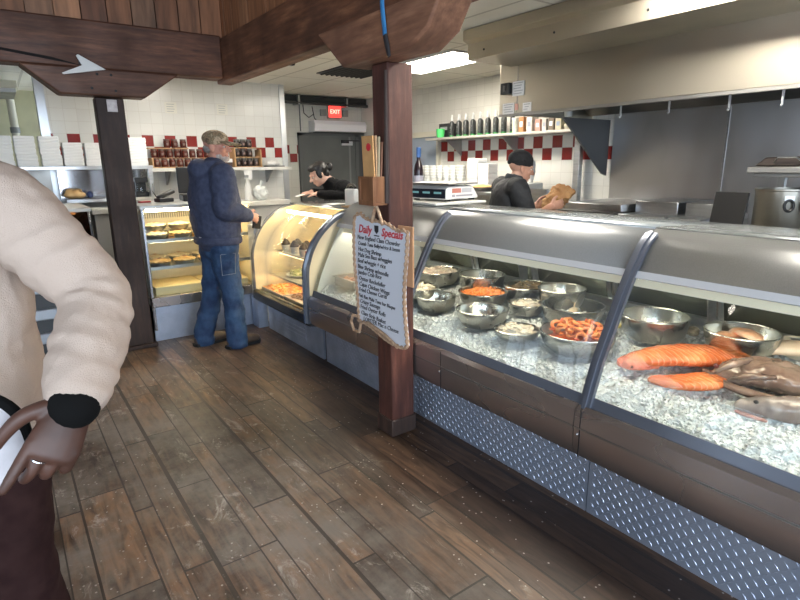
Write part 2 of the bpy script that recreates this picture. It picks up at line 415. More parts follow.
def plank_mat(name, axis, w, cs):
    m, nt, b = nodes(name)
    tc = N(nt, 'ShaderNodeTexCoord'); sp = N(nt, 'ShaderNodeSeparateXYZ'); nt.links.new(tc.outputs['Object'], sp.inputs[0])
    wn = N(nt, 'ShaderNodeTexWhiteNoise', noise_dimensions='1D'); nt.links.new(math_(nt, 'FLOOR', math_(nt, 'DIVIDE', sp.outputs[axis], w)), wn.inputs['W'])
    tone = ramp(nt, wn.outputs['Value'], [(i / (len(cs) - 1), c) for i, c in enumerate(cs)])
    n = N(nt, 'ShaderNodeTexNoise'); n.inputs['Scale'].default_value = 22; n.inputs['Detail'].default_value = 6
    nt.links.new(coords(nt, (1, 1, .12)), n.inputs['Vector'])
    nt.links.new(mixc(nt, 1.0, tone, ramp(nt, n.outputs['Fac'], [(.3, .55), (.7, 1.35)]), 'MULTIPLY'), b.inputs['Base Color'])
    b.inputs['Roughness'].default_value = .6; bump(nt, b, n.outputs['Fac'], .3, .004)
    return m
BW = .172
cs = [(.12, .048, .024), (.24, .10, .045), (.30, .13, .06), (.17, .07, .034), (.34, .16, .08), (.10, .06, .04)]
bk = MB(); x = -2.9
x = math.floor(-2.9 / BW) * BW
while x < 1.75:
    j = rnd.uniform(0, .008); bk.box((x + .004, 4.885 + j, 2.5), (min(x + BW - .004, 1.75), 4.95 + j, 3.7)); x += BW
bk.box((-3, 4.93, 2.5), (1.78, 4.98, 3.7))
struct(bk.build('wall_bulkhead_far', plank_mat('bulkhead_boards_across', 'X', BW, cs)))
bk = MB(); y = math.floor(-3.2 / BW) * BW
while y < 4.88:
    j = rnd.uniform(0, .008); bk.box((1.715 + j, max(y + .004, -3.1), 2.5), (1.75 + j, min(y + BW - .004, 4.88), 3.7)); y += BW
bk.box((1.75, -3.2, 2.5), (1.79, 4.93, 3.7))
struct(bk.build('wall_bulkhead_side', plank_mat('bulkhead_boards_along', 'Y', BW, cs)))
PLASTER = mat('brown_panelling', (.10, .075, .055), .7)
struct(MB().box((-3.1, -3.3, 3.7), (1.85, 5.0, 3.8)).build('ceiling_high', mat('dark_ceiling', (.14, .10, .075), .7)))
# customer side walls, with the shop windows behind and beside the photographer
def wall_with_hole(name, m, horiz, fixed, a0, a1, z1, holes):
    b = MB(); t0, t1 = fixed
    edges = sorted(holes)
    def bx(p0, p1, q0, q1):
        if p1 - p0 < 1e-4 or q1 - q0 < 1e-4: return
        if horiz: b.box((p0, t0, q0), (p1, t1, q1))
        else: b.box((t0, p0, q0), (t1, p1, q1))
    p = a0
    for h0, h1, z0_, z1_ in edges:
        bx(p, h0, 0, z1); bx(h0, h1, 0, z0_); bx(h0, h1, z1_, z1); p = h1
    bx(p, a1, 0, z1)
    return struct(b.build(name, m, flat=True))
wall_with_hole('wall_rear', PLASTER, True, (-3.3, -3.2), -3.1, 5.1, 3.7, [(-2.4, -.5, .7, 2.9), (-.1, 1.5, .05, 2.9)])
wall_with_hole('wall_left', PLASTER, False, (-3.1, -3.0), -3.3, 9.2, 3.7, [(-2.6, -.5, .8, 2.9), (2.2, 2.75, .2, 2.1)])
for k, (a, c) in enumerate([((-2.4, -3.28, .7), (-.5, -3.22, 2.9)), ((-.1, -3.28, .05), (1.5, -3.22, 2.9))]):
    b = MB(); (x0, y0, z0), (x1, y1, z1) = a, c
    for q in ((x0, x0 + .05), (x1 - .05, x1), ((x0 + x1) / 2 - .025, (x0 + x1) / 2 + .025)): b.box((q[0], y0, z0), (q[1], y1, z1))
    for q in ((z0, z0 + .05), (z1 - .05, z1)): b.box((x0, y0, q[0]), (x1, y1, q[1]))
    struct(b.build('window_%d' % (k + 1), GREY))
for k, (a, c) in enumerate([((-3.08, -2.6, .8), (-3.02, -.5, 2.9)), ((-3.08, 2.2, .2), (-3.02, 2.75, 2.1))]):
    b = MB(); (x0, y0, z0), (x1, y1, z1) = a, c
    for q in ((y0, y0 + .05), (y1 - .05, y1), ((y0 + y1) / 2 - .025, (y0 + y1) / 2 + .025)): b.box((x0, q[0], z0), (x1, q[1], z1))
    for q in ((z0, z0 + .05), (z1 - .05, z1)): b.box((x0, y0, q[0]), (x1, y1, q[1]))
    struct(b.build('window_%d' % (k + 3), GREY))
# kitchen walls
JY = 6.85; DY = 7.8; RX = 4.9
struct(MB().box((.49, JY, 0), (3.14, JY + .12, CEIL)).build('wall_back', tiles('white_tile_back', 'X', (.121, .125), 2.851, 1.855)))
struct(MB().box((.45, JY - .012, 0), (.53, JY + .13, CEIL)).build('trim_1', ALU))
struct(MB().box((3.075, JY - .014, 0), (3.145, JY + .13, CEIL)).build('trim_2', ALU))
struct(MB().box((3.14, DY, 0), (5.1, DY + .1, CEIL)).build('wall_end', tiles('white_tile_end', 'X', (.121, .125), 3.745, 1.80, (.76, .74, .66))))
struct(MB().box((3.02, JY + .12, 0), (3.14, DY, CEIL)).build('wall_return', tiles('white_tile_return', 'Y', (.125, .125), 0, 1.80, (.76, .74, .66))))
struct(MB().box((RX, -3.2, 0), (RX + .1, DY, CEIL)).build('wall_right', tiles('white_tile_side', 'Y', (.132, .128), 5.68, 1.79, (.80, .78, .71))))
struct(MB().box((-3, 9.1, 0), (3.02, 9.2, CEIL)).build('wall_far', mat('pale_green_wall', (.66, .64, .44), .6, 0, (.54, .53, .36), 3)))
# doors at the far end
d = MB().box((3.83, DY - .05, 0), (4.74, DY - .005, 1.93))
door = struct(d.build('door_1', mat('dark_grey_door', (.13, .137, .132), .45, 0, (.105, .112, .108), 3), bevel=.003))
fr = MB().box((3.76, DY - .06, 0), (3.83, DY, 1.98)).box((4.74, DY - .06, 0), (4.80, DY, 1.98)).box((3.76, DY - .06, 1.93), (5.0, DY, 1.98)).build('door_frame', mat('grey_door_frame', (.12, .125, .12), .5), door)
MB().box((4.62, DY - .056, 0), (4.65, DY - .05, 1.93)).build('edge_strip', GREY, door)
MB().box((4.48, DY - .075, 1.80), (4.68, DY - .05, 1.87)).build('latch_plate', ALU, door)
MB().box((4.47, DY - .10, 1.83), (4.60, DY - .072, 1.88)).box((4.50, DY - .12, 1.86), (4.78, DY - .10, 1.875)).build('door_closer', BLACK, door)
struct(MB().box((4.80, DY - .04, 0), (RX, DY - .005, 1.93)).build('trim_3', mat('dark_grey_panel', (.075, .08, .085), .5)))
d2 = MB().box((RX - .03, 5.86, 0), (RX - .004, 6.5, 1.86))
door2 = struct(d2.build('door_2', mat('pale_blue_door', (.36, .42, .50), .4), bevel=.003))
MB().box((RX - .05, 6.5, 0), (RX - .002, 6.58, 1.93)).box((RX - .05, 5.81, 0), (RX - .002, 5.86, 1.93)).box((RX - .05, 5.81, 1.86), (RX - .002, 6.58, 1.93)).build('door_frame', mat('cream_frame', (.72, .68, .55), .5), door2)
# ceiling fittings
TUBE = emission('ceiling_light_diffuser', (1, .93, .82), 33)
def ceiling_light(x0, y0, x1, y1, label, grp='recessed fluorescent ceiling lights'):
    t = thing('ceiling_light', label, 'ceiling light', ((x0 + x1) / 2, (y0 + y1) / 2, CEIL - .02), 0, grp)
    MB().box((x0 + .03, y0 + .03, CEIL - .014), (x1 - .03, y1 - .03, CEIL - .004)).build('diffuser', TUBE, t, flat=True)
    b = MB()
    for q in (((x0, y0), (x1, y0 + .03)), ((x0, y1 - .03), (x1, y1)), ((x0, y0 + .03), (x0 + .03, y1 - .03)), ((x1 - .03, y0 + .03), (x1, y1 - .03))):
        b.box((*q[0], CEIL - .02), (*q[1], CEIL - .002))
    b.build('light_frame', WHITE, t, flat=True)
ceiling_light(3.45, 3.95, 4.05, 5.15, 'lit white fluorescent panel in the ceiling beside the steel hood')
ceiling_light(1.4, 5.25, 2.0, 5.85, 'lit fluorescent panel in front of the white tiled back wall behind the beam', None)
ceiling_light(2.25, .9, 2.85, 2.1, 'lit fluorescent panel in the ceiling above the seafood cases', None)
p = onz(330, 73, CEIL); q = onz(368, 70, CEIL)
t = thing('ceiling_vent', 'black open vent square in the ceiling behind the thick post', 'ceiling vent', (3.3, 5.45, CEIL - .01))
MB().box((3.05, 5.15, CEIL - .012), (3.66, 5.76, CEIL - .002)).build('vent_opening', BLACK, t, flat=True)
b = MB()
for k in range(9): b.obox((3.10 + k * .064, 5.455, CEIL - .018), (.02, .6, .004), (0, .6, 0))
b.build('slats', mat('vent_slats', (.02, .02, .02), .6), t, flat=True)
c = onz(291, 56, CEIL)
t = thing('security_camera', 'small white dome camera hanging from the ceiling by the long beam', 'security camera', (c.x, c.y, CEIL))
MB().lathe([(0, -.03), (.05, -.03), (.055, -.005), (.055, 0), (0, 0)], (c.x, c.y, CEIL), 20).build('mount', WHITE, t)
MB().lathe([(0, -.085), (.03, -.08), (.043, -.055), (.045, -.03), (0, -.03)], (c.x, c.y, CEIL), 20).build('lens', mat('dark_lens', (.02, .02, .02), .1), t)

# ------------------------------------------------------------------ timber posts and beams
t = MB().box((-2.95, 4.85, 2.225), (1.69, 5.03, 2.56)).build('timber_beam', BEAM, bevel=.012)
tag(t, 'dark heavy timber beam running across above the slim post', 'beam')
a = ony(-30, 44, 4.849); c = ony(84, 66, 4.849)
MB().prism([(a.x, a.z), (c.x, c.z), (c.x - .2, c.z + .045), (a.x, a.z + .018)], lambda p_, q_, h: (p_, h, q_), 4.8475, 4.852).build('split_crack', mat('crack_shadow', (.008, .005, .004), .9), t)
t = MB().box((1.69, -3.1, 2.2), (1.82, 5.03, 2.545)).build('timber_beam', BEAM_Y, bevel=.01)
tag(t, 'brown heavy timber beam running along above the thick post', 'beam')
# boards of the bulkhead stand on the beams; posts carry them
t = thing('timber_post', 'thick reddish brown timber post in front of the seafood case', 'post', (1.70, 2.40, 0))
MB().box((1.62, 2.33, 0), (1.775, 2.47, 2.0)).build('shaft', POSTW, t, bevel=.008)
MB().box((1.612, 2.322, 0), (1.783, 2.478, .10)).build('plinth', POSTD, t, bevel=.006)  # thin band standing for the dark, worn foot of the post
MB().tube([(1.6215, 2.345, 1.96), (1.617, 2.345, 1.5), (1.617, 2.35, 1.32)], [.010, .014, .016], 8).build('bark_strip', POSTD, t)
t = thing('timber_post', 'slim dark brown timber post beside the pastry case', 'post', (.80, 5.0, 0))
MB().box((.705, 4.915, 0), (.905, 5.04, 2.03)).build('shaft', POSTD, t, bevel=.008)
MB().box((.66, 4.875, 0), (.93, 5.05, .035)).build('plinth', POSTD, t, bevel=.006)
a = ony(106, 98, 4.91); b_ = ony(118, 112, 4.91)
MB().box((a.x, 4.906, b_.z), (b_.x, 4.915, a.z - .01)).build('metal_plate', mat('pale_plate', (.52, .47, .45), .35, .3, (.40, .34, .33), 30), t, bevel=.001)
# corbels
def yz(x0, x1): return lambda a, b, h: (x0 if h == 0 else x1, a, b)
t = MB().prism([(2.60, 2.0), (2.03, 2.0), (1.90, 2.06), (1.80, 2.2), (2.86, 2.2)], lambda a, b, h: (h, a, b), 1.525, 1.705).build('timber_corbel', CORB, bevel=.012)
tag(t, 'light brown chamfered timber corbel on top of the thick post', 'corbel')
t = MB().prism([(.475, 2.035), (1.05, 2.035), (1.32, 2.225), (.25, 2.225)], lambda a, b, h: (a, h, b), 4.835, 5.02).build('timber_corbel', CORBX, bevel=.012)
tag(t, 'dark brown chamfered timber corbel on top of the slim post', 'corbel')
for px, py in ((97, 74), (111, 75), (92, 88), (116, 91)):
    q = ony(px, py, 4.834); MB().ball((q.x, 4.834, q.z), (.010, .004, .010), seg=10, rings=6).build('bolt_head', BLACK, t)
# arrow on the beam
pts = [(63, 73), (104, 70), (76, 54.5), (81, 64)]
pp = [ony(*q, 4.80) for q in [(62, 72.5), (64, 74), (106, 69.5), (78, 54), (76, 55), (82, 65)]]
t = MB().prism([(q.x, q.z) for q in pp], lambda a, b, h: (a, h, b), 4.806, 4.822).build('arrow_sign', mat('arrow_paint', (.72, .72, .70), .4), loc=(pp[0].x, 4.81, pp[0].z), bevel=.002)
tag(t, 'flat white arrow pointing along the dark beam', 'arrow sign')
MB().box((.62, 4.815, 2.245), (.65, 4.849, 2.265)).build('standoff', BLACK, t)
# blue cable by the corbel
P = [(1.555, 2.36, 2.5), (1.555, 2.36, 2.30), (1.552, 2.355, 2.15), (1.556, 2.35, 2.05)]
t = thing('hanging_strap', 'bright blue painted strap over the corbel of the thick post', 'strap', (1.51, 2.2, 1.98))
MB().tube([(1.513, 2.20, 2.9), (1.513, 2.213, 2.4), (1.515, 2.212, 2.2), (1.516, 2.195, 2.08)], [(.016, .006)] * 4, 8, flat=(0, 1, 0)).build('blue_length', mat('blue_paint', (.03, .16, .36), .45, 0, (.05, .24, .5), 12), t)
MB().tube([(1.516, 2.195, 2.08), (1.517, 2.18, 2.03), (1.519, 2.168, 1.985)], [(.016, .006), (.017, .006), (.012, .005)], 8, flat=(0, 1, 0)).build('bare_end', mat('dark_strap', (.025, .022, .024), .5), t)
# ------------------------------------------------------------------ refrigerated cases
DIAM = mat('tread_plate', (.50, .56, .68), .34, .75, (.38, .43, .54), 7, rough2=.46)
BUMP = mat('scuffed_bumper_steel', (.60, .54, .515), .20, .92, (.46, .415, .395), 3, (1, .35, 1), rough2=.33, detail=2)
COVER = mat('grey_dotted_cover', (.23, .235, .235), .33, .55, (.20, .205, .205), 260)
INNER = mat('case_liner', (.62, .62, .58), .45)
INNERW = mat('warm_case_liner', (.86, .74, .50), .45)
FRAME = mat('blue_grey_frame', (.15, .165, .20), .36, .5)
DOORGL = mat('dark_sliding_glass', (.36, .37, .30), .16, .8, spec=.8)
TUBEC = emission('case_tube', (1, .93, .76), 42)
TUBEW = emission('warm_case_tube', (1, .78, .48), 46)
TUBES = emission('warm_shelf_tube', (1, .76, .44), 24)
PF = [(1.812, .525), (1.836, .60), (1.857, .66), (1.886, .735), (1.939, .84), (1.998, .96), (2.06, 1.07)]
PC = [(2.055, 1.062), (2.09, 1.115), (2.125, 1.162), (2.155, 1.192), (2.19, 1.216), (2.256, 1.238)]
DECK = [(2.256, 1.238), (2.5, 1.228), (2.98, 1.20)]
PD = [(1.80, .40), (1.80, .70), (1.825, .82), (1.865, .91), (1.93, 1.0), (2.03, 1.085), (2.12, 1.13), (2.25, 1.16)]
EDGE = mat('pale_edge_trim', (.52, .54, .57), .45, .3)
def smoothp(p, n=4):
    out = []
    for i in range(len(p) - 1):
        a, b, c, d = (V(p[max(i - 1, 0)]), V(p[i]), V(p[i + 1]), V(p[min(i + 2, len(p) - 1)]))
        for j in range(n):
            t = j / n
            out.append(.5 * (2 * b + (c - a) * t + (2 * a - 5 * b + 4 * c - d) * t * t + (3 * b - a - 3 * c + d) * t ** 3))
    out.append(V(p[-1])); return out
def pane(prof, y0, y1): return MB().sheet([[(q[0], y, q[1]) for q in prof] for y in (y0, y1)])
def strip(prof, y, w, h):
    # solid bar following the curve of the glass
    pr = smoothp(prof, 5); n = len(pr); nn = []
    for i in range(n):
        t = (pr[min(i + 1, n - 1)] - pr[max(i - 1, 0)]).normalized(); nn.append(V((-t[1], t[0])))
    b = MB(); vs = []
    for i in range(n):
        o = pr[i] + nn[i] * h; q = pr[i] - nn[i] * .004
        vs += [(o[0], y - w / 2, o[1]), (o[0], y + w / 2, o[1]), (q[0], y + w / 2, q[1]), (q[0], y - w / 2, q[1])]
    fs = [(0, 1, 2, 3), (4 * n - 1, 4 * n - 2, 4 * n - 3, 4 * n - 4)]
    for i in range(n - 1):
        for k in range(4): fs.append((4 * i + k, 4 * i + (k + 1) % 4, 4 * i + 4 + (k + 1) % 4, 4 * i + 4 + k))
    return b.add(vs, fs)
def tread(b, o, ux, uy, w, h, nrm, pitch=.025):
    # raised lozenges of the checker plate
    o, ux, uy, nrm = V(o), V(ux), V(uy), V(nrm)
    ni = int(w / pitch); nj = int(h / pitch)
    for i in range(ni):
        for j in range(nj):
            c = o + ux * ((i + .5) * pitch + (pitch / 2 if 0 else 0)) + uy * ((j + .5) * pitch)
            s = 1 if (i + j) % 2 else -1
            d = (ux + uy * s).normalized(); e = (ux - uy * s).normalized()
            L, W = .0135, .0026
            vs = [c + d * L, c + e * W, c - d * L, c - e * W]
            top = [c + d * L * .55 + nrm * .0018, c + e * W * .4 + nrm * .0018, c - d * L * .55 + nrm * .0018, c - e * W * .4 + nrm * .0018]
            b.add(vs + top, [(4, 5, 6, 7)] + [(k, (k + 1) % 4, 4 + (k + 1) % 4, 4 + k) for k in range(4)])
    return b
def kick(y0, y1, x, parent, h=.335):
    b = MB().box((x, y0 + .002, 0), (x + .02, y1 - .002, h)); tread(b, (x - .0002, y0 + .01, .012), (0, 1, 0), (0, 0, 1), y1 - y0 - .02, h - .02, (-1, 0, 0))
    return b.build('kick_plate', DIAM, parent, flat=True)
def bumper_prism(y0, y1, z0=.315, z1=.552):
    poly = [(1.862, z0), (1.80, z0 + .012), (1.783, z0 + .05), (1.779, z1 - .085), (1.783, z1 - .02), (1.80, z1), (1.82, z1 - .004), (1.826, z1 - .03), (1.832, z1 - .06)]
    return MB().prism(poly, lambda a, b, h: (a, h, b), y0, y1)
def seafood_case(y0, y1, label, mull, seams, zr=.68):
    t = thing('seafood_case', label, 'display case', (2.3, (y0 + y1) / 2, 0))
    kick(y0, y1, 1.915, t)
    MB().box((1.94, y0, .0), (2.96, y1, .36)).box((1.87, y0, .335), (2.96, y1, .46)).build('plinth', mat('dark_plinth', (.04, .042, .045), .5), t)
    bumper_prism(y0 + .001, y1 - .001).build('bumper', BUMP, t, bevel=0)
    MB().box((1.776, y0 + .001, .455), (1.7805, y1 - .001, .462)).build('bumper_crease', STEEL_D, t)
    MB().box((1.87, y0, .46), (2.96, y1, .475)).box((2.94, y0, .46), (2.97, y1, zr)).build('ice_tray', INNER, t)
    MB().box((1.80, y0 + .002, .50), (1.825, y1 - .002, .53)).build('glass_seat', RUBBER, t)
    strip([(1.811, .522), (1.822, .555), (1.833, .588)], (y0 + y1) / 2, y1 - y0 - .006, .006).build('glass_rail', FRAME, t)
    pane(smoothp(PF), y0 + .002, y1 - .002).build('curved_glass', CASEGLASS, t, solid=.005, off=0, sharp=80)
    pane(smoothp(PC), y0 + .002, y1 - .002).build('top_cover', COVER, t, solid=.008, off=-1, sharp=80)
    MB().sheet([[(q[0], y, q[1]) for q in DECK] for y in (y0 + .002, y1 - .002)]).build('deck', mat('glossy_deck', (.33, .36, .37), .16, .5, rough2=.24, scale=3), t, solid=.012, off=0)
    strip([(2.052, 1.056), (2.066, 1.082)], (y0 + y1) / 2, y1 - y0 - .004, .006).build('cover_edge', EDGE, t)
    b = MB().box((2.09, y0 + .02, 1.065), (2.20, y1 - .02, 1.10)); b.build('lamp_housing', mat('lamp_housing', (.55, .48, .38), .5), t)
    MB().box((2.094, y0 + .02, 1.012), (2.099, y1 - .02, 1.066)).build('lamp_glow_strip', mat('lamp_glow_strip', (.75, .68, .54), .5, emit=(1, .88, .66), estr=.16), t)  # faint glow set into this plate so it looks lit by the tube
    MB().tube([(2.145, y0 + .05, 1.05), (2.145, y1 - .05, 1.05)], .013, 10).build('lamp_tube', TUBEC, t)
    # back: tilted sliding doors in aluminium rails
    def bk(h, yy, off=0): return (2.955 - .14 * h - off, yy, zr + .02 + h * .47)
    MB().box((2.90, y0, zr - .01), (2.99, y1, zr + .03)).box((2.79, y0, 1.15), (2.96, y1, 1.188)).build('back_rail', ALU, t)
    n = max(1, round((y1 - y0) / .62)); wd = (y1 - y0) / n
    for k in range(n):
        a = y0 + k * wd; c = a + wd; off = .012 if k % 2 else 0
        dd = MB().sheet([[bk(0, a + .01, off), bk(1, a + .01, off)], [bk(0, c - .01, off), bk(1, c - .01, off)]]).build('sliding_door', DOORGL, t, solid=.006, off=0)
        for e in (a + .02, c - .02):
            MB().tube([bk(.0, e, off + .004), bk(1, e, off + .004)], [(.014, .005)] * 2, 8, flat=(0, 1, 0)).build('door_stile', ALU, dd)
    for e in mull:
        strip(PF + PC[1:5], e, .05, .016).build('glass_mullion', FRAME, t, sharp=60)
        strip(PF + PC[1:5], e, .016, .024).build('mullion_ridge', FRAME, t, sharp=60)
    for e in seams:
        MB().box((1.7775, e - .0015, .33), (1.7805, e + .0015, .545)).build('bumper_seam', BLACK, t)
        MB().ball((1.779, e + .012, .43), .006, seg=10, rings=6).build('bumper_screw', STEEL, t)
    return t
caseA = seafood_case(-.7, 1.25, 'seafood case showing salmon fillets and whole fish on ice', [1.25 - .026], [1.22])
caseB = seafood_case(1.252, 3.655, 'long seafood case full of steel bowls behind the thick post', [2.52], [2.1])
def endpanel(y0, y1, prof):
    return MB().prism([(1.86, .36), *[(q[0] + .012, q[1]) for q in prof], (2.96, prof[-1][1] - .04), (2.96, .36)], lambda a, b, h: (a, h, b), y0, y1)
endpanel(-.72, -.70, PF + PC[1:]).build('end_panel', STEEL, caseA)
MB().prism([(1.85, .50), *[(q[0] + .02, q[1]) for q in PF[1:]], (2.2, 1.19), (2.74, 1.15), (2.88, .72), (2.92, .50)], lambda a, b, h: (a, h, b), 3.640, 3.646).build('end_liner', mat('pale_end_liner', (.60, .61, .57), .4), caseB)
# low steel dividers between the display sections
for e, c in ((1.25, caseB), (2.52, caseB)):
    MB().prism([(2.86, .66), (2.86, .70), (2.74, 1.15), (2.85, 1.15), (2.93, .72), (2.93, .66)], lambda a, b, h: (a, h, b), e - .004 + (.004 if e == 1.25 else 0), e + .004 + (.004 if e == 1.25 else 0)).build('divider_bracket', STEEL, c)

# deli case
t = deli = thing('deli_case', 'tall curved glass deli case with warm lit shelves of prepared food', 'display case', (2.3, 4.27, 0))
DY0, DY1 = 3.70, 4.80
kick(DY0, DY1, 1.915, t, .30)
MB().box((1.94, DY0, 0), (2.90, DY1, .30)).box((1.85, DY0, .285), (2.90, DY1, .385)).build('plinth', bpy.data.materials['dark_plinth'], t)
b = MB()
for k in range(5): b.box((1.908, DY0 + .3, .08 + k * .035), (1.915, DY1 - .15, .10 + k * .035))
b.build('louvres', DIAM, t)
bumper_prism(DY0 + .002, DY1 - .002, .285, .405).build('bumper', mat('dark_bumper_steel', (.10, .095, .09), .25, .8), t)
PDs = smoothp(PD)
pane(PDs, DY0 + .003, DY1 - .003).build('curved_glass', CASEGLASS, t, solid=.005, off=0, sharp=80)
MB().box((1.80, DY0, .385), (2.90, DY1, .40)).prism([(2.80, .40), (2.84, .40), (2.52, 1.15), (2.48, 1.15)], lambda a, b, h: (a, h, b), DY0, DY1).build('case_liner', INNERW, t)
MB().prism([(q[0], q[1]) for q in PD] + [(2.89, 1.16), (2.89, .40)], lambda a, b, h: (a, h, b), DY1 - .012, DY1 - .004).build('end_panel', INNERW, t)
MB().prism([(q[0] + .01, q[1] - .008) for q in PD] + [(2.85, 1.15), (2.85, .40)], lambda a, b, h: (a, h, b), DY0 + .004, DY0 + .012).build('divider', INNERW, t)
strip(PD, DY1 - .012, .03, .012).build('end_frame', FRAME, t)
strip([(1.795, .33)] + PD[1:], DY0, .07, .022).build('joint_frame', FRAME, t)
strip([(1.795, .33)] + PD[1:], DY0, .02, .034).build('joint_ridge', CHROME, t)
MB().sheet([[(x_, y, z_) for x_, z_ in ((2.2, 1.168), (2.5, 1.172), (2.92, 1.165))] for y in (DY0 + .003, DY1 - .003)]).build('deck', mat('deck_glass', (.30, .31, .30), .12, .4), t, solid=.012, off=0)
MB().tube([(2.14, DY0 + .08, 1.10), (2.14, DY1 - .08, 1.10)], .013, 10).build('lamp_tube', TUBEW, t)
for k, (z_, x0) in enumerate(((.525, 1.95), (.735, 2.02))):
    sh = MB().box((x0, DY0 + .02, z_), (2.62 - .1 * k, DY1 - .02, z_ + .008)).build('shelf', mat('shelf_glass_%d' % k, (.62, .58, .48), .2), t)
    MB().box((x0 - .006, DY0 + .02, z_ - .004), (x0, DY1 - .02, z_ + .012)).build('shelf_edge', CHROME, sh)
    MB().tube([(x0 + .03, DY0 + .05, z_ - .012), (x0 + .03, DY1 - .05, z_ - .012)], .007, 8).build('shelf_lamp', TUBES, sh)

# pastry case
t = pastry = thing('pastry_case', 'square glass pastry case with warm light and rows of pies', 'display case', (1.42, 5.4, 0))
PX0, PX1, PY0, PY1 = .945, 1.90, 5.03, 5.70
b = MB().box((PX0, PY0, 0), (PX1, PY0 + .02, .31)); tread(b, (PX0 + .005, PY0 - .0002, .01), (1, 0, 0), (0, 0, 1), PX1 - PX0 - .01, .30, (0, -1, 0))
b.build('kick_plate', DIAM, t, flat=True)
MB().box((PX0, PY0 + .02, 0), (PX1, PY1, .32)).build('plinth', bpy.data.materials['dark_plinth'], t)
MB().box((PX0, PY0 - .03, .31), (PX1, PY0 + .03, .40)).build('bumper', BUMP, t, bevel=.006)
MB().box((PX0, PY1 - .02, .32), (PX1, PY1, 1.16)).box((PX0, PY0, .385), (PX1, PY1, .395)).box((PX1 - .015, PY0 + .02, .39), (PX1, PY1, 1.16)).build('case_liner', mat('cream_liner', (.80, .70, .48), .5), t)
MB().box((PX0 - .0, PY0 - .02, .1), (PX0 + .022, PY1, 1.17)).build('end_panel', CHROME, t, bevel=.003)
MB().box((PX0 + .02, PY0 - .012, .40), (PX1 - .01, PY0 - .006, 1.15)).build('front_glass', CASEGLASS, t, flat=True)
MB().box((PX0 - .01, PY0 - .03, 1.165), (PX1, PY1 + .02, 1.195)).build('worktop', mat('steel_worktop', (.66, .66, .64), .3, .6), t, bevel=.004)
MB().tube([(PX0 + .06, PY0 + .10, 1.145), (PX1 - .06, PY0 + .10, 1.145)], .014, 10).build('lamp_tube', TUBEW, t)
b = MB()
for k in range(40): b.box((PX0 + .05 + k * .021, PY1 - .03, 1.03), (PX0 + .058 + k * .021, PY1 - .022, 1.12))
b.build('vent_grille', mat('grille', (.30, .27, .2), .5), t)
for k, z_ in enumerate((.64, .88)):
    sh = MB().box((PX0 + .025, PY0 + .06, z_), (PX1 - .02, PY1 - .025, z_ + .01)).build('shelf', mat('pastry_shelf_%d' % k, (.70, .66, .55), .25), t)
    MB().box((PX0 + .025, PY0 + .048, z_ - .012), (PX1 - .02, PY0 + .06, z_ + .016)).build('shelf_edge', STEEL, sh)
    MB().tube([(PX0 + .06, PY0 + .075, z_ - .010), (PX1 - .06, PY0 + .075, z_ - .010)], .006, 8).build('shelf_lamp', TUBES, sh)
# corner joint between pastry and deli case
cp = tag(MB().box((1.845, 4.83, .30), (1.90, 4.99, .98)).build('corner_panel', mat('pale_grey_panel', (.50, .52, .55), .35, .3), loc=(1.87, 4.9, .3), bevel=.004), 'pale grey upright panel in the corner of deli and pastry cases', 'panel')
cp2 = MB().box((1.835, 4.85, 0), (1.93, 5.0, .30)); tread(cp2, (1.836, 4.849, .01), (1, 0, 0), (0, 0, 1), .09, .27, (0, -1, 0))
cp2.build('kick_plate', DIAM, cp, flat=True)

# hot food counter behind the slim post
t = hot = thing('hot_food_counter', 'steel hot food counter with dark sloped glass behind the slim post', 'counter', (-.2, 5.5, 0))
HX0, HX1 = -1.3, .62
PALE = mat('pale_blue_steel', (.46, .50, .55), .35, .4)
MB().box((HX0, 5.25, 0), (HX1, 5.95, .55)).build('cabinet', mat('dark_cabinet', (.06, .065, .07), .45), t)
for k, z_ in enumerate((.10, .30, .52)):
    MB().box((HX0, 5.18, z_), (HX1 + .005, 5.25, z_ + .09)).build('tray_rail', PALE, t, bevel=.01)
MB().box((HX0, 5.2, .61), (HX1, 5.95, .66)).build('well_top', STEEL, t, bevel=.005)
MB().box((HX0, 5.16, 1.16), (HX1 - .02, 5.95, 1.19)).build('counter_top', mat('cream_top', (.62, .60, .53), .35), t, bevel=.005)
MB().prism([(5.20, .66), (5.20, .67), (5.36, 1.155), (5.95, 1.155), (5.95, .66)], lambda a, b, h: (h, a, b), HX1 - .03, HX1 - .015).build('side_glass', glass('smoked_glass', (.30, .28, .26), 1.2), t)
MB().sheet([[(x_, 5.21, .67), (x_, 5.36, 1.155)] for x_ in (HX0, HX1 - .03)]).build('front_glass', bpy.data.materials['smoked_glass'], t, solid=.006, off=0)
MB().tube([(HX1 - .022, 5.20, .665), (HX1 - .022, 5.36, 1.16)], .012, 8).build('corner_bar', CHROME, t)
MB().box((HX0, 5.9, .66), (HX1, 5.95, 1.16)).build('back_panel', mat('copper_back', (.32, .14, .06), .35, .5), t)
MB().tube([(HX0 + .1, 5.55, 1.13), (HX1 - .1, 5.55, 1.13)], .016, 10).build('heat_lamp', emission('heat_lamp', (1, .42, .14), 7), t)
for k in range(3):
    MB().box((HX1 - .08 - .48 * (k + 1), 5.35, .62), (HX1 - .08 - .48 * k - .05, 5.85, .70)).build('food_pan', STEEL, t, bevel=.01)
p0 = MB().lathe([(.0, .02), (.07, .0), (.07, .15), (.0, .17)], (.40, 5.5, .92), 16); p0.build('heat_shade', mat('copper', (.65, .30, .12), .25, 1), t)
MB().tube([(.40, 5.5, 1.08), (.40, 5.5, 1.16)], .008, 8).build('shade_stem', CHROME, t)

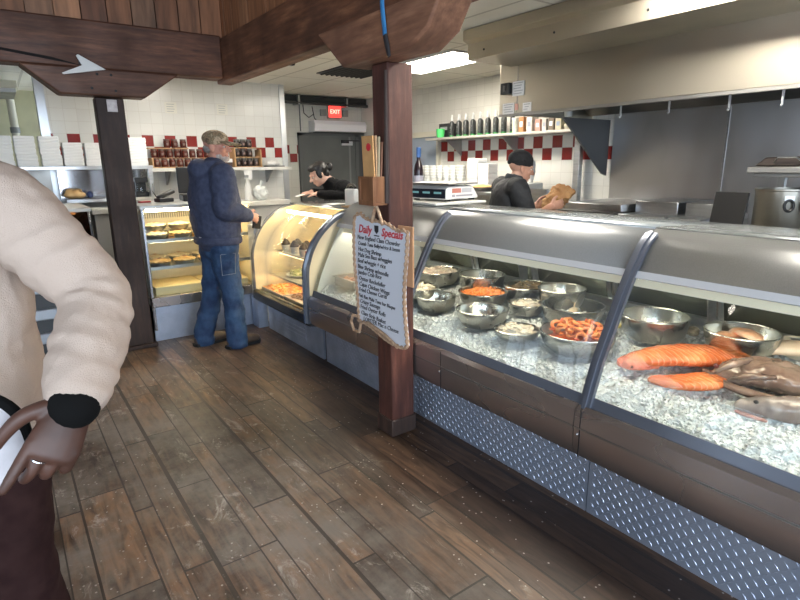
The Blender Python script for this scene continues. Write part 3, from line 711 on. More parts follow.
# ------------------------------------------------------------------ ice
def ice_mat():
    m, nt, b = nodes('crushed_ice')
    n = N(nt, 'ShaderNodeTexVoronoi'); n.inputs['Scale'].default_value = 80; nt.links.new(coords(nt), n.inputs['Vector'])
    n2 = N(nt, 'ShaderNodeTexNoise'); n2.inputs['Scale'].default_value = 14; n2.inputs['Detail'].default_value = 5; nt.links.new(coords(nt), n2.inputs['Vector'])
    nt.links.new(mixc(nt, n2.outputs['Fac'], (.74, .78, .77), (.96, .97, .96)), b.inputs['Base Color'])
    b.inputs['Roughness'].default_value = .12; b.inputs['Specular IOR Level'].default_value = .6; b.inputs['Transmission Weight'].default_value = .08; b.inputs['IOR'].default_value = 1.31
    bump(nt, b, n.outputs['Distance'], .6, .012)
    return m
ICE = ice_mat()
def ice_z(x, y):
    t = min(max((x - 1.83) / .95, 0), 1)
    return .548 + .088 * t + .055 * min(max((y - 2.75) / .5, 0), 1) * min(max((2.6 - x) / .3, 0), 1) * min(max((x - 1.84) / .12, 0), 1) + .022 * noise.noise((x * 6, y * 6, 0)) + .012 * noise.noise((x * 17, y * 17, 3))
def ice_bed(y0, y1, label, keep):
    r = random.Random(int(y0 * 100) + 5)
    nx, ny = 58, int((y1 - y0) / .017); b = MB()
    def top(x, y):
        z_ = ice_z(x, y) + .006 * r.uniform(-1, 1)
        for c in bowls:
            if (x - c[0]) ** 2 + (y - c[1]) ** 2 < (c[2] * .95) ** 2: z_ = min(z_, c[3] - c[4] - .012)
        return z_
    rows = []
    for i in range(ny + 1):
        y = y0 + .0015 + (y1 - y0 - .003) * i / ny
        rows.append([(1.835 + 1.095 * j / nx + (.02 if j == 0 else 0), y, (.478 if j in (0, nx) else top(1.835 + 1.095 * j / nx, y))) for j in range(nx + 1)])
    b.sheet(rows)
    for k in range(int((y1 - y0) * 6000)):
        x = r.uniform(1.855, 2.90); y = r.uniform(y0 + .03, y1 - .03)
        if r.random() > (1.25 - (x - 1.85)): continue
        if any((x - c[0]) ** 2 + (y - c[1]) ** 2 < c[2] ** 2 for c in keep): continue
        s = r.uniform(.005, .012)
        c = V((x, y, ice_z(x, y) + s * .35)); m = Euler((r.uniform(0, 6), r.uniform(0, 6), r.uniform(0, 6))).to_matrix()
        vs = [V((sx * r.uniform(.6, 1.2), sy * r.uniform(.6, 1.2), sz * r.uniform(.5, 1))) * s for sz in (-1, 1) for sx, sy in ((-1, -1), (1, -1), (1, 1), (-1, 1))]
        b.add([m @ p + c for p in vs], [(0, 3, 2, 1), (4, 5, 6, 7), (0, 1, 5, 4), (1, 2, 6, 5), (2, 3, 7, 6), (3, 0, 4, 7)])
    o = b.build('crushed_ice', ICE, flat=True); tag(o, label, 'ice'); o['kind'] = 'stuff'
    return o

# ------------------------------------------------------------------ bowls
BOWL = mat('bowl_steel', (.60, .60, .57), .22, 1, (.50, .50, .47), 4, rough2=.32)
def bowl_parts(t, R, h, foot=.55):
    x, y, z = WORLD[t.name].translation
    f = R * foot
    outer = [(0, 0), (f * .9, 0), (f, .004)] + [(f + (R - f) * math.sin(a * PI / 2) ** .8, .004 + (h - .004) * (1 - math.cos(a * PI / 2)) ** .85) for a in (.2, .4, .6, .8, .95, 1)]
    inner = [(max(r - .003, 0), q + .003) for r, q in outer[::-1]]
    MB().lathe(outer, (x, y, z), 40).lathe(inner, (x, y, z), 40).build('shell', BOWL, t, sharp=50)
    MB().tube([(x + R * math.cos(2 * PI * k / 40), y + R * math.sin(2 * PI * k / 40), z + h) for k in range(40)], .005, 8, closed=True).build('rolled_rim', BOWL, t)
bowls = []
def bowl(px, py, wpx, zr, h, label, foot=.55):
    c = onz(px, py, zr); d = (_R.transposed() @ (c - CAM)).z
    R = wpx / 2 / F_PX * d * .96
    t = thing('steel_bowl', label, 'bowl', (c.x, c.y, zr - h), 0, 'steel bowls in the seafood cases')
    bowl_parts(t, R, h, foot)
    bowls.append((c.x, c.y, R, zr, h))
    return c, R
def lump_fill(name, label, cat, c, R, z, m, n, shape, seed, group=None, kindstuff=True):
    # small pieces of food heaped inside a bowl
    r = random.Random(seed); b = MB()
    for k in range(n):
        a = r.uniform(0, 2 * PI); q = R * math.sqrt(r.random())
        zz = z + .03 * (1 - (q / R) ** 2) + r.uniform(-.004, .012)
        p = V((c.x + q * math.cos(a), c.y + q * math.sin(a), zz)); rot = Euler((r.uniform(-.6, .6), r.uniform(-.6, .6), r.uniform(0, 6.3)))
        shape(b, p, rot, r)
    b.lathe([(0, -.012), (R * .97, -.008), (R * .97, .0), (R * .6, .022), (0, .033)], (c.x, c.y, z), 24)
    o = b.build(name, m, loc=(c.x, c.y, z)); tag(o, label, cat)
    if kindstuff: o['kind'] = 'stuff'
    return o
def chip(b, p, rot, r): b.ball(p, (r.uniform(.012, .022), r.uniform(.006, .010), .005), rot, 8, 5)
def cube_(b, p, rot, r): s = r.uniform(.008, .016); b.obox(p, (s * 1.5, s, s * .8), rot)
ORANGE = mat('orange_fish', (.80, .22, .05), .35, 0, (.90, .36, .12), 30)
PINKW = mat('pinkish_white', (.78, .58, .46), .4, 0, (.85, .74, .62), 25)
CREAM = mat('white_flakes', (.80, .76, .66), .5, 0, (.72, .60, .45), 30)
GREENY = mat('green_sauce', (.42, .43, .14), .35, 0, (.60, .55, .25), 22)
DARKF = mat('dark_mussels', (.10, .08, .05), .35, 0, (.34, .22, .10), 20)
RAWF = mat('raw_fillet', (.75, .34, .18), .3, 0, (.85, .62, .45), 12)

c, R = bowl(436, 296, 41, .685, .10, 'small empty steel bowl in the ice just past the hanging board')
c, R = bowl(482, 309, 53, .69, .105, 'empty wide steel bowl in front of the bowl of orange fish')
c, R = bowl(483, 291, 50, .705, .10, 'steel bowl heaped with orange chopped fish')
lump_fill('chopped_salmon', 'orange chopped fish filling a steel bowl near the mullion', 'fish', c, R * .86, .683, ORANGE, 120, cube_, 3)
c, R = bowl(437, 270, 48, .735, .11, 'steel bowl of pinkish white seafood salad at the back by the sliding doors')
lump_fill('seafood_salad', 'pinkish white seafood salad in the rear steel bowl', 'food', c, R * .86, .715, PINKW, 90, chip, 4)
c, R = bowl(419, 287, 40, .70, .09, 'steel bowl of white shredded crab half hidden by the thick post')
lump_fill('shredded_crab', 'white shredded crab in the bowl beside the thick post', 'food', c, R * .85, .68, CREAM, 80, chip, 5)
c, R = bowl(482, 274, 47, .765, .13, 'deep empty steel bowl against the sliding door behind the orange fish', .8)
c, R = bowl(527, 285, 48, .73, .12, 'deep steel bowl holding dark mussels at the back of the case', .75)
lump_fill('mussels', 'dark mussels filling the deep steel bowl', 'shellfish', c, R * .86, .705, DARKF, 60, chip, 6)
c, R = bowl(562, 288, 48, .78, .13, 'steel bowl of yellow green sauce near the sliding doors')
lump_fill('green_relish', 'yellow green relish lying in a steel bowl', 'food', c, R * .72, .70, GREENY, 50, chip, 7)
c, R = bowl(526, 303, 37, .69, .075, 'small steel bowl of pale scallops behind the crab flakes')
lump_fill('scallops', 'pale scallops in the small steel bowl', 'shellfish', c, R * .85, .67, CREAM, 50, chip, 8)
c, R = bowl(573, 305, 63, .715, .12, 'wide polished steel bowl with a serving spoon behind the shrimp')
lump_fill('ice_cubes', 'clear ice lying in the wide polished bowl with the spoon', 'ice', c, R * .7, .645, ICE, 60, cube_, 9)
sp_ = thing('serving_spoon', 'pale serving spoon lying in the wide polished bowl', 'spoon', (c.x, c.y, .665))
MB().ball((c.x - .02, c.y - .02, .688), (.045, .028, .012), (0, -.2, .5), 14, 8).build('spoon_bowl', mat('pale_plastic', (.72, .58, .42), .4), sp_)
MB().tube([(c.x + .01, c.y - .0, .695), (c.x + .07, c.y + .035, .735)], [(.010, .005), (.007, .004)], 8).build('spoon_handle', bpy.data.materials['pale_plastic'], sp_)
c, R = bowl(517, 329, 46, .66, .06, 'shallow steel bowl of white crab flakes nearest the curved glass')
lump_fill('crab_flakes', 'white crab flakes in the shallow steel bowl', 'food', c, R * .85, .646, CREAM, 90, chip, 10)
c, R = bowl(578, 331, 76, .70, .11, 'large steel bowl of cooked orange shrimp beside the dark mullion')
shrimp_c, shrimp_R = c, R
c, R = bowl(655, 315, 66, .755, .125, 'deep empty steel bowl behind the orange salmon fillets', .75)
c, R = bowl(742, 331, 70, .765, .115, 'steel bowl of raw pink fish pieces behind the grey fish')
fb = c, R
# shrimp, one by one
SHR = mat('cooked_shrimp', (.56, .11, .02), .3, 0, (.76, .36, .13), 24)
SHT = mat('shrimp_tail', (.60, .09, .03), .35)
st = thing('cooked_shrimp', 'curled orange shrimp heaped in the large steel bowl', 'shrimp', (0, 0, 0), 0, 'cooked shrimp in the large bowl')
arc = [(.024 * math.cos(a), .024 * math.sin(a), 0) for a in [i * .42 for i in range(11)]]
MB().tube(arc, [.003, .007, .009, .0098, .010, .0098, .009, .008, .007, .0055, .004], 10).build('curled_body', SHR, st)
e = V(arc[-1]); MB().ball(e + V((.008, -.004, .003)), (.012, .005, .002), (0, 0, .6), 8, 5).ball(e + V((.007, -.006, -.003)), (.012, .005, .002), (0, 0, .2), 8, 5).build('tail_fan', SHT, st)
r = random.Random(5); k = 0
lump_fill('shrimp_broth', 'orange shrimp marinade under the cooked shrimp', 'food', shrimp_c, shrimp_R * .84, .655, mat('shrimp_sauce', (.55, .12, .03), .3), 0, chip, 1)
for k in range(46):
    a = r.uniform(0, 2 * PI); q = (shrimp_R - .05) * math.sqrt(r.random())
    loc = (shrimp_c.x + q * math.cos(a), shrimp_c.y + q * math.sin(a), .682 + .03 * (1 - (q / shrimp_R) ** 2) + (k % 3) * .009)
    o = st if k == 0 else dup(st, loc)
    o.location = loc; o.rotation_euler = (r.uniform(-.7, .7), r.uniform(-.7, .7), r.uniform(0, 6.3))
# raw pieces in the rear bowl: folded fillets
c, R = fb
for k, (dx, dy, rz, lab) in enumerate([(-.03, .03, .3, 'folded raw pink fillet leaning at the back of the bowl'), (.02, -.01, -.5, 'raw pink and white fillet on top of the bowl of fish pieces'), (-.04, -.05, .9, 'dark red raw fillet at the front of the bowl of fish pieces')]):
    b = MB()
    for i in range(1):
        b.limb([(-.07, 0, 0), (-.02, .008, .012), (.03, 0, .010), (.075, -.008, 0)], [(.012, .022), (.016, .052), (.015, .048), (.006, .018)], 14, flat=(0, 0, 1))
    o = b.build('fish_fillet', RAWF, loc=(0, 0, 0)); o.location = (c.x + dx, c.y + dy, .728 + .014 * k); o.rotation_euler = (.05, .08, rz)
    tag(o, lab, 'fish fillet', 'raw fillets in the rear bowl')
# pans in the far end of the long case
for k, (px, py, lab) in enumerate(((362, 276, 'steel pan of reddish cooked shrimp on the ice behind the hanging board'),)):
    q = onz(px, py, .70); q.y = min(q.y, 3.45); t = thing('steel_pan', lab, 'pan', (q.x, q.y, .63))
    bowls.append((q.x, q.y, .2, .70, .075)); b = MB(); w_, l_ = .16, .13
    b.box((q.x - w_, q.y - l_, .632), (q.x + w_, q.y + l_, .640))
    for a, c_ in (((-w_, -l_), (-w_ + .004, l_)), ((w_ - .004, -l_), (w_, l_)), ((-w_, -l_), (w_, -l_ + .004)), ((-w_, l_ - .004), (w_, l_))): b.box((q.x + a[0], q.y + a[1], .635), (q.x + c_[0], q.y + c_[1], .70))
    for a, c_ in (((-w_ - .015, -l_ - .015), (-w_ + .004, l_ + .015)), ((w_ - .004, -l_ - .015), (w_ + .015, l_ + .015)), ((-w_, -l_ - .015), (w_, -l_ + .004)), ((-w_, l_ - .004), (w_, l_ + .015))): b.box((q.x + a[0], q.y + a[1], .698), (q.x + c_[0], q.y + c_[1], .703))
    b.build('pan_shell', STEEL, t)
    r = random.Random(k); b = MB()
    for i in range(110):
        chip(b, V((q.x + r.uniform(-.135, .135), q.y + r.uniform(-.105, .105), .672 + r.uniform(0, .018))), Euler((r.uniform(-.5, .5), r.uniform(-.5, .5), r.uniform(0, 6))), r)
    b.box((q.x - .15, q.y - .12, .645), (q.x + .15, q.y + .12, .672))
    o = b.build('cooked_seafood', [mat('red_shrimp', (.55, .16, .07), .4, 0, (.75, .45, .3), 25), CREAM][k], loc=(q.x, q.y, .65)); tag(o, ['reddish cooked shrimp in the pan behind the hanging board', 'pale fish pieces in the pan next to the deli case'][k], 'seafood'); o['kind'] = 'stuff'

keep = [(q[0], q[1], q[2] * 1.03) for q in bowls]
for px, py, z_, rr in ((630, 361, .62, .05), (650, 358, .62, .07), (684, 355, .62, .09), (715, 356, .62, .09), (745, 362, .62, .07), (660, 379, .6, .06), (690, 381, .6, .07), (720, 376, .6, .07), (715, 374, .63, .05), (745, 372, .63, .10), (775, 376, .63, .11), (805, 386, .63, .10), (750, 403, .58, .05), (785, 405, .58, .07), (830, 408, .58, .07), (690, 331, .645, .05)):
    q = onz(px, py, z_); keep.append((q.x, q.y, rr))
ice_bed(-.70, 1.25, 'crushed ice under the salmon and whole fish', keep)
ice_bed(1.253, 3.638, 'crushed ice around the steel bowls', keep)

# ------------------------------------------------------------------ fish on the ice
def skinmat(name, c1, c2, c3, rough=.28, sc_=9, st=(1, 1, 1)):
    m, nt, b = nodes(name)
    n = N(nt, 'ShaderNodeTexNoise'); n.inputs['Scale'].default_value = sc_; n.inputs['Detail'].default_value = 6; n.inputs['Distortion'].default_value = .6; nt.links.new(coords(nt, st), n.inputs['Vector'])
    nt.links.new(ramp(nt, n.outputs['Fac'], [(.3, c1), (.5, c2), (.7, c3)]), b.inputs['Base Color'])
    b.inputs['Roughness'].default_value = rough; b.inputs['Specular IOR Level'].default_value = .6
    bump(nt, b, n.outputs['Fac'], .35, .008)
    return m
def salmat():
    m, nt, b = nodes('salmon_flesh')
    n = N(nt, 'ShaderNodeTexNoise'); n.inputs['Scale'].default_value = 9; n.inputs['Detail'].default_value = 5; nt.links.new(coords(nt), n.inputs['Vector'])
    w = N(nt, 'ShaderNodeTexWave'); w.inputs['Scale'].default_value = 17; w.inputs['Distortion'].default_value = 5; w.inputs['Detail'].default_value = 2; w.inputs['Detail Scale'].default_value = .8; nt.links.new(coords(nt, (1, .45, 1), (0, 0, .5)), w.inputs['Vector'])
    base = ramp(nt, n.outputs['Fac'], [(.3, (.48, .085, .022)), (.5, (.64, .15, .042)), (.72, (.76, .28, .11))])
    base = mixc(nt, ramp(nt, w.outputs['Fac'], [(.80, 0.0), (.97, .28)]), base, (.88, .50, .28))
    nt.links.new(base, b.inputs['Base Color']); b.inputs['Roughness'].default_value = .24
    bump(nt, b, w.outputs['Fac'], .3, .006); return m
SALMON = salmat()
SALMON_OLD = skinmat('salmon_flesh', (.62, .13, .035), (.80, .22, .065), (.88, .38, .16), .25, 8)
SALSKIN = skinmat('salmon_head', (.52, .10, .07), (.70, .17, .08), (.80, .36, .22), .3, 20)
MONK = skinmat('grey_fish_skin', (.085, .050, .040), (.17, .11, .088), (.27, .19, .155), .22, 7)
SILV = skinmat('silver_fish_skin', (.16, .12, .11), (.34, .29, .27), (.52, .46, .43), .24, 6)
def body(b, P, W, Hh, seg=18):
    # fish body: centre line, half widths and half heights
    b.limb(P, list(zip(Hh, W)), seg, flat=(0, 0, 1)); return b
def L(px, py, z): return onz(px, py, z)
# orange fish: head towards the glass, body running back
t = thing('salmon', 'large orange dressed salmon with its head towards the mullion', 'salmon', L(672, 358, .60))
A = [L(624, 361, .64), L(650, 357, .665), L(684, 355, .675), L(715, 356, .67), L(745, 362, .65)]
body(MB(), A, [.035, .075, .105, .105, .065], [.022, .038, .043, .040, .022]).build('body', SALMON, t, remesh=.006, smooth=3, disp=((.03, .008),))
b = MB(); body(b, [L(622, 362, .635), L(634, 362, .64), L(650, 360, .645)], [.037, .060, .070], [.023, .035, .038]); b.build('head', SALSKIN, t, remesh=.006, smooth=3, disp=((.015, .010),))
MB().ball(L(632, 367, .655), .006, seg=10, rings=6).build('eye', BLACK, t)
t = thing('salmon_fillet', 'thick orange salmon fillet lying in front of the dressed salmon', 'salmon fillet', L(685, 378, .58))
A = [L(652, 379, .600), L(680, 382, .622), L(704, 381, .632), L(732, 374, .630)]
body(MB(), A, [.030, .080, .092, .048], [.016, .028, .032, .016]).build('flesh', SALMON, t, remesh=.006, smooth=3, disp=((.03, .008),))
# dark whole fish
t = thing('monkfish', 'dark brown whole fish curled beside the orange salmon', 'monkfish', L(755, 375, .58))
A = [L(712, 376, .645), L(738, 372, .675), L(768, 374, .685), L(803, 384, .675), L(838, 398, .655)]
body(MB(), A, [.03, .085, .11, .095, .05], [.02, .048, .058, .05, .03]).build('body', MONK, t, remesh=.007, smooth=2, disp=((.05, .024), (.018, .008)))
b = MB()
for k, (x0, y0, x1, y1) in enumerate(((716, 372, 752, 360), (728, 380, 775, 378))):
    body(b, [L(x0, y0, .70), L((x0 + x1) / 2, (y0 + y1) / 2 - 2, .735), L(x1, y1, .735)], [.010, .018, .010], [.008, .016, .008])
b.build('skin_fold', MONK, t, remesh=.006, smooth=2, disp=((.02, .006),))
A = [L(704, 370, .66), L(725, 384, .645), L(752, 394, .64), L(775, 398, .63)]
body(MB(), A, [.010, .022, .026, .014], [.008, .014, .016, .010]).build('pectoral_fin', mat('dark_fin', (.11, .07, .055), .3, 0, (.20, .13, .11), 20), t, remesh=.005, smooth=3)
MB().ball(L(716, 366, .705), .011, seg=12, rings=8).build('eye', mat('dark_red_eye', (.12, .03, .03), .2), t)
t = thing('whole_fish', 'silvery grey whole fish with open mouth closest to the curved glass', 'whole fish', L(775, 405, .57))
A = [L(738, 406, .61), L(750, 406, .622), L(785, 409, .635), L(830, 413, .64), L(880, 418, .63)]
body(MB(), A, [.016, .034, .055, .058, .04], [.018, .034, .050, .052, .035]).build('body', SILV, t, remesh=.006, smooth=3, disp=((.04, .010),))
b = MB(); body(b, [L(736, 411, .598), L(746, 415, .602), L(766, 421, .602)], [.008, .012, .010], [.006, .008, .006]); b.build('jaw', mat('fish_jaw', (.30, .13, .11), .3, 0, (.45, .26, .22), 25), t, remesh=.004, smooth=2)
MB().ball(L(756, 402, .678), (.009, .009, .007), seg=12, rings=8).build('eye', BLACK, t)
# cream fillet at the back, oyster, lemon
o = body(MB(), [L(760, 350, .70), L(790, 348, .715), L(830, 352, .715)], [.03, .06, .05], [.018, .032, .028]).build('fish_steak', mat('cream_flesh', (.74, .52, .34), .35, 0, (.82, .64, .48), 8), loc=L(790, 348, .66), remesh=.007, smooth=3)
tag(o, 'cream coloured fish steak beyond the dark whole fish', 'fish steak')
o = MB().ball(L(692, 331, .665), (.045, .034, .024), (0, 0, .6), 18, 12).build('oyster', mat('oyster_shell', (.20, .16, .10), .6, 0, (.44, .38, .28), 40, bmp=.8), loc=L(692, 331, .645), remesh=.005, disp=((.012, .014),))
tag(o, 'rough brown oyster lying on ice beside the deep empty bowl', 'oyster')
for k, (px, py, lab) in enumerate(((621, 327, 'yellow lemon wedge on the ice beside the dark mullion'), (633, 326, 'lemon wedge on the ice in front of the deep empty bowl'))):
    q = L(px, py, .645)
    o = MB().prism([(.03 * math.cos(a), .02 * math.sin(a)) for a in [i * PI / 8 for i in range(9)]], lambda a, c_, h: q + V((a, h, c_)), -.009, .009).build('lemon_wedge', mat('lemon', (.80, .66, .20), .4, 0, (.85, .78, .5), 25), loc=q, bevel=.003)
    tag(o, lab, 'lemon wedge')
q = L(806, 343, .72)
t = thing('serving_dish', 'round pale dish rim behind the fish steak at the back', 'dish', (q.x, q.y, .66))
MB().lathe([(0, .66), (.07, .66), (.12, .715), (.125, .715), (.075, .654), (0, .654)], (q.x, q.y, 0), 32).build('dish_shell', mat('pale_dish', (.62, .56, .46), .4), t)
# ------------------------------------------------------------------ writing
def text(name, s, size, m, M_, parent, depth_=.0012, bold=0, align='LEFT', shear=0):
    cu_ = bpy.data.curves.new(name, 'FONT'); cu_.body = s; cu_.size = size; cu_.extrude = depth_ / 2; cu_.offset = bold; cu_.align_x = align; cu_.resolution_u = 2; cu_.shear = shear
    o = bpy.data.objects.new(name, cu_); me = bpy.data.meshes.new_from_object(o); bpy.data.objects.remove(o)
    T = WORLD[parent.name].inverted() @ M_
    me.transform(T); me.materials.append(m)
    o = bpy.data.objects.new(name, me); COL.objects.link(o); o.parent = parent; WORLD[o.name] = WORLD[parent.name]; return o
def face(origin, right, up):
    r = V(right).normalized(); u = V(up).normalized(); n = r.cross(u)
    return Matrix(((r.x, u.x, n.x, origin[0]), (r.y, u.y, n.y, origin[1]), (r.z, u.z, n.z, origin[2]), (0, 0, 0, 1)))
INKRED = mat('red_marker', (.55, .03, .04), .5); INK = mat('black_marker', (.015, .015, .02), .5)

# hanging specials board on the side of the thick post (faces the customers)
SX = 1.585
t = board = thing('specials_board', 'white handwritten daily specials board in a rope frame on the thick post', 'sign', (SX, 2.38, .618))
def by(u): return 2.625 - u          # u runs to the reader's right, towards the near end
outline = []
W_, H_ = .49, .585
def wav(a): return .012 * math.sin(a * 6.2 + .6)
left = [(.008 + .014 * math.sin(v * 9 + 1), .02 + v) for v in [i * H_ / 12 for i in range(13)]]
top = [(u, H_ + .025 + .03 * math.exp(-((u - .06) / .05) ** 2) - .035 * math.exp(-((u - .43) / .08) ** 2)) for u in [.03 + i * .44 / 10 for i in range(11)]]
right = [(W_ - .006 + .016 * math.sin(v * 9 + 2.6), v) for v in [H_ - .01 - i * (H_ - .0) / 12 for i in range(13)]]
bot = [(u, .0 - .035 + .055 * (1 - u / W_) + .012 * math.sin(u * 14)) for u in [W_ - .03 - i * (W_ - .06) / 8 for i in range(9)]]
loop = left + top + right + bot
zb = .618
MB().prism(loop, lambda u, v, h: (h, by(u), zb + v), SX, SX + .012).build('board', mat('whiteboard', (.72, .74, .80), .3), t)
ROPE = mat('rope', (.36, .22, .13), .8, 0, (.52, .36, .24), 60, bmp=.5)
rp = []
n = len(loop)
P = [V((SX - .002, by(u), zb + v)) for u, v in loop]
dense = []
for i in range(n):
    a, c = P[i], P[(i + 1) % n]
    k = max(1, int((c - a).length / .012))
    for j in range(k): dense.append(a.lerp(c, j / k))
cen = V((SX, by(W_ / 2), zb + H_ / 2))
for ph in (0, PI):
    pts = []
    for i, q in enumerate(dense):
        tdir = (dense[(i + 1) % len(dense)] - dense[i - 1]).normalized(); a = V((1, 0, 0)); c = tdir.cross(a)
        ang = i * 1.15 + ph; pts.append(q + a * (.006 * math.cos(ang)) + c * (.006 * math.sin(ang)))
    rp.append(pts)
b = MB()
for pts in rp: b.tube(pts, .0062, 6, closed=True)
b.build('rope_frame', ROPE, t)
kx = SX - .012
MB().tube([(kx, by(.20), zb + .60), (kx, by(.225), zb + .66), (kx, by(.245), zb + .69), (kx, by(.265), zb + .66), (kx, by(.30), zb + .595)], .009, 8).build('hanging_rope', ROPE, t)
MB().tube([(kx, by(.04), zb + .05), (kx - .004, by(-.02), zb + .045), (kx, by(-.05), zb + .0), (kx, by(-.02), zb - .05), (kx - .006, by(.05), zb - .04), (kx - .006, by(.07), zb + .02), (kx, by(.14), zb + .035), (kx, by(.30), zb + .005), (kx, by(.42), zb - .035)], .009, 8).build('rope_knot', ROPE, t)
MB().box((SX + .013, by(.40), zb + .30), (SX + .022, by(.52), zb + .60)).build('backing_board', mat('tan_board', (.50, .27, .14), .6), t)
FX = SX - .001
def line(s, u, v, size, m, tilt=0, name='lettering', bold=0, shear=.15):
    up = V((0, math.sin(tilt), math.cos(tilt)))
    return text(name, s, size, m, face((FX, by(u), zb + v), (0, -math.cos(tilt), math.sin(tilt)), up), t, .002, bold, shear=shear)
line('Daily', .045, .535, .062, INKRED, 0, 'heading', .0012, .25); line('Specials', .27, .535, .060, INKRED, 0, 'heading', .0012, .25)
MB().prism([(.205, .585), (.245, .585), (.243, .555), (.225, .54), (.207, .555)], lambda u, v, h: (h, by(u), zb + v), FX - .001, FX).box((FX - .001, by(.20), zb + .528), (FX, by(.25), zb + .534)).build('emblem', INK, t)
rows = ['New England Clam Chowder', 'Cranab Tuna Belly/w/rice & beans', 'Hot Dog Shrimp', 'Mahi Sea Bass w/veggies', 'Beef w/veggie + rice', 'Blue Shrimp w/noodle', 'Jumbo Crab Rice', 'Oyster Rockefeller', 'Cajun Chicken Wings', 'Fried Cheese Curds', 'Fish Ban Mahi Tuna bar Bisque', 'Crispy Sausage', 'Fried Oyster Rolls', 'Clam Strip Basket', 'LOBSTER Mac n Cheese']
for k, s in enumerate(rows):
    sz = .034 if len(s) < 26 else .029
    line(s, .03 + .006 * math.sin(k) + (.015 if k > 10 else 0) + (.02 if k == 14 else 0), .497 - k * .0332, sz, INK, .02 * math.sin(k * 2.3), 'lettering', 0)

# wooden box with menus on the post
t = thing('menu_box', 'small open wooden box fixed to the side of the thick post', 'box', (1.58, 2.415, 1.31))
b = MB().box((1.540, 2.345, 1.31), (1.618, 2.485, 1.325)).box((1.540, 2.345, 1.325), (1.55, 2.485, 1.455)).box((1.608, 2.345, 1.325), (1.618, 2.485, 1.455)).box((1.55, 2.345, 1.325), (1.608, 2.355, 1.455)).box((1.55, 2.475, 1.325), (1.608, 2.485, 1.455))
b.build('box_body', PINE, t, bevel=.002)
b = MB()
for a, c in (((2.345, 1.31), (2.360, 1.455)), ((2.470, 1.31), (2.485, 1.455)), ((2.360, 1.31), (2.470, 1.335)), ((2.360, 1.445), (2.470, 1.455))): b.box((1.532, a[0], a[1]), (1.540, c[0], c[1]))
b.build('face_frame', PINE, t, bevel=.001)
cols = [((.60, .33, .13), 'tan folded menu with red seal standing in the wooden box'), ((.55, .36, .20), 'brown card menu second in the wooden box'), ((.66, .55, .34), 'pale yellow menu leaning in the wooden box'), ((.42, .20, .12), 'reddish brown menu at the post end of the wooden box')]
for k, (c, lab) in enumerate(cols):
    x0 = 1.553 + k * .0145; z1 = 1.655 - (.03 if k == 3 else 0) - .005 * (k == 2)
    tm = thing('menu', lab, 'menu', (x0, 2.405, 1.33), 0, 'menus in the wooden box')
    MB().obox((x0 + .004, 2.417, (1.33 + z1) / 2), (.008, .10, z1 - 1.33), (0, .035 * (k - 1), 0)).build('cover', mat('menu_card_%d' % k, c, .7, 0, tuple(q * .8 for q in c), 12), tm)
    if k == 0:
        m_ = Matrix.Rotation(-PI / 2, 4, 'Y')
        MB().lathe([(0, 0), (.02, 0), (.02, .001), (0, .001)], (x0 - .004, 2.405, 1.60), 20, m_).build('seal', INKRED, tm)
        MB().box((x0 - .0045, 2.375, 1.43), (x0 - .002, 2.455, 1.445)).build('printed_band', mat('gold_ink', (.45, .25, .06), .5), tm)
q = onz(362, 192, 1.30)
t = thing('tape_dispenser', 'black and white tape dispenser beyond the wooden box on the deli counter', 'dispenser', (2.35, 3.92, 1.18))
MB().obox((2.35, 3.92, 1.25), (.05, .12, .14), (0, 0, .2)).build('housing', WHITE, t, bevel=.01)
MB().tube([(2.35, 3.86, 1.33), (2.35, 3.90, 1.355), (2.35, 3.96, 1.35), (2.35, 3.985, 1.32)], .012, 8).build('grip', BLACK, t)

# scale and board on the deck of the long case
t = thing('cutting_board', 'white board lying on the case top under the scale', 'board', (2.50, 3.05, 1.232))
MB().box((2.30, 2.78, 1.246), (2.76, 3.55, 1.262)).build('slab', mat('white_plastic_board', (.72, .71, .66), .4), t, bevel=.004)
MB().box((2.32, 2.85, 1.2435), (2.34, 3.5, 1.246)).build('rubber_edge', RUBBER, t)
t = thing('digital_scale', 'white digital shop scale with dark display beside the thick post', 'scale', (2.55, 3.1, 1.263))
SC = Matrix.Translation((2.44, 2.84, 1.263)) @ Matrix.Rotation(math.radians(6), 4, 'Z')
def sb(): b = MB(); b.M = SC; return b
sb().prism([(0, .012), (0, .075), (.03, .10), (.27, .10), (.33, .03), (.33, .012)], lambda a, c, h: (a, h, c), 0, .36).build('body', mat('scale_white', (.70, .70, .68), .35), t, bevel=.006)
sb().box((-.004, .005, .020), (0.001, .355, .082)).build('display_panel', mat('dark_display', (.015, .02, .03), .15), t)
LCD = emission('lcd_digits', (.35, .75, .8), .35)
for k in range(3): sb().box((-.0055, .04 + k * .11, .05), (-.0038, .11 + k * .11, .064)).build('digits', LCD, t)
sb().box((.06, -.0015, .055), (.15, .0005, .085)).build('keypad', mat('red_keys', (.42, .16, .12), .5), t)
sb().box((.16, -.0015, .055), (.26, .0005, .085)).build('keypad', mat('grey_keys', (.42, .42, .45), .5), t)
sb().box((.06, -.0015, .028), (.09, .0005, .045)).box((.10, -.0015, .030), (.27, .0005, .042)).build('label_strip', mat('grey_print', (.30, .30, .32), .5), t)
b = sb()
for x_ in (.03, .28):
    for y_ in (.03, .33): b.box((x_, y_ - .015, 0), (x_ + .03, y_ + .015, .013))
b.build('rubber_feet', RUBBER, t)
sb().box((.005, -.02, .112), (.30, .38, .122)).box((.005, -.02, .104), (.012, .38, .122)).box((.10, .1, .10), (.2, .26, .112)).build('platter', STEEL_D, t, bevel=.003)
t = thing('sauce_bottle', 'tall dark bottle with blue cap just beyond the thick post', 'bottle', (2.72, 3.50, 1.263))
MB().lathe([(0, 0), (.034, 0), (.036, .01), (.036, .20), (.03, .24), (.014, .28), (.014, .33), (0, .33)], (2.72, 3.50, 1.263), 20).build('glass_body', mat('dark_bottle', (.03, .016, .02), .15), t)
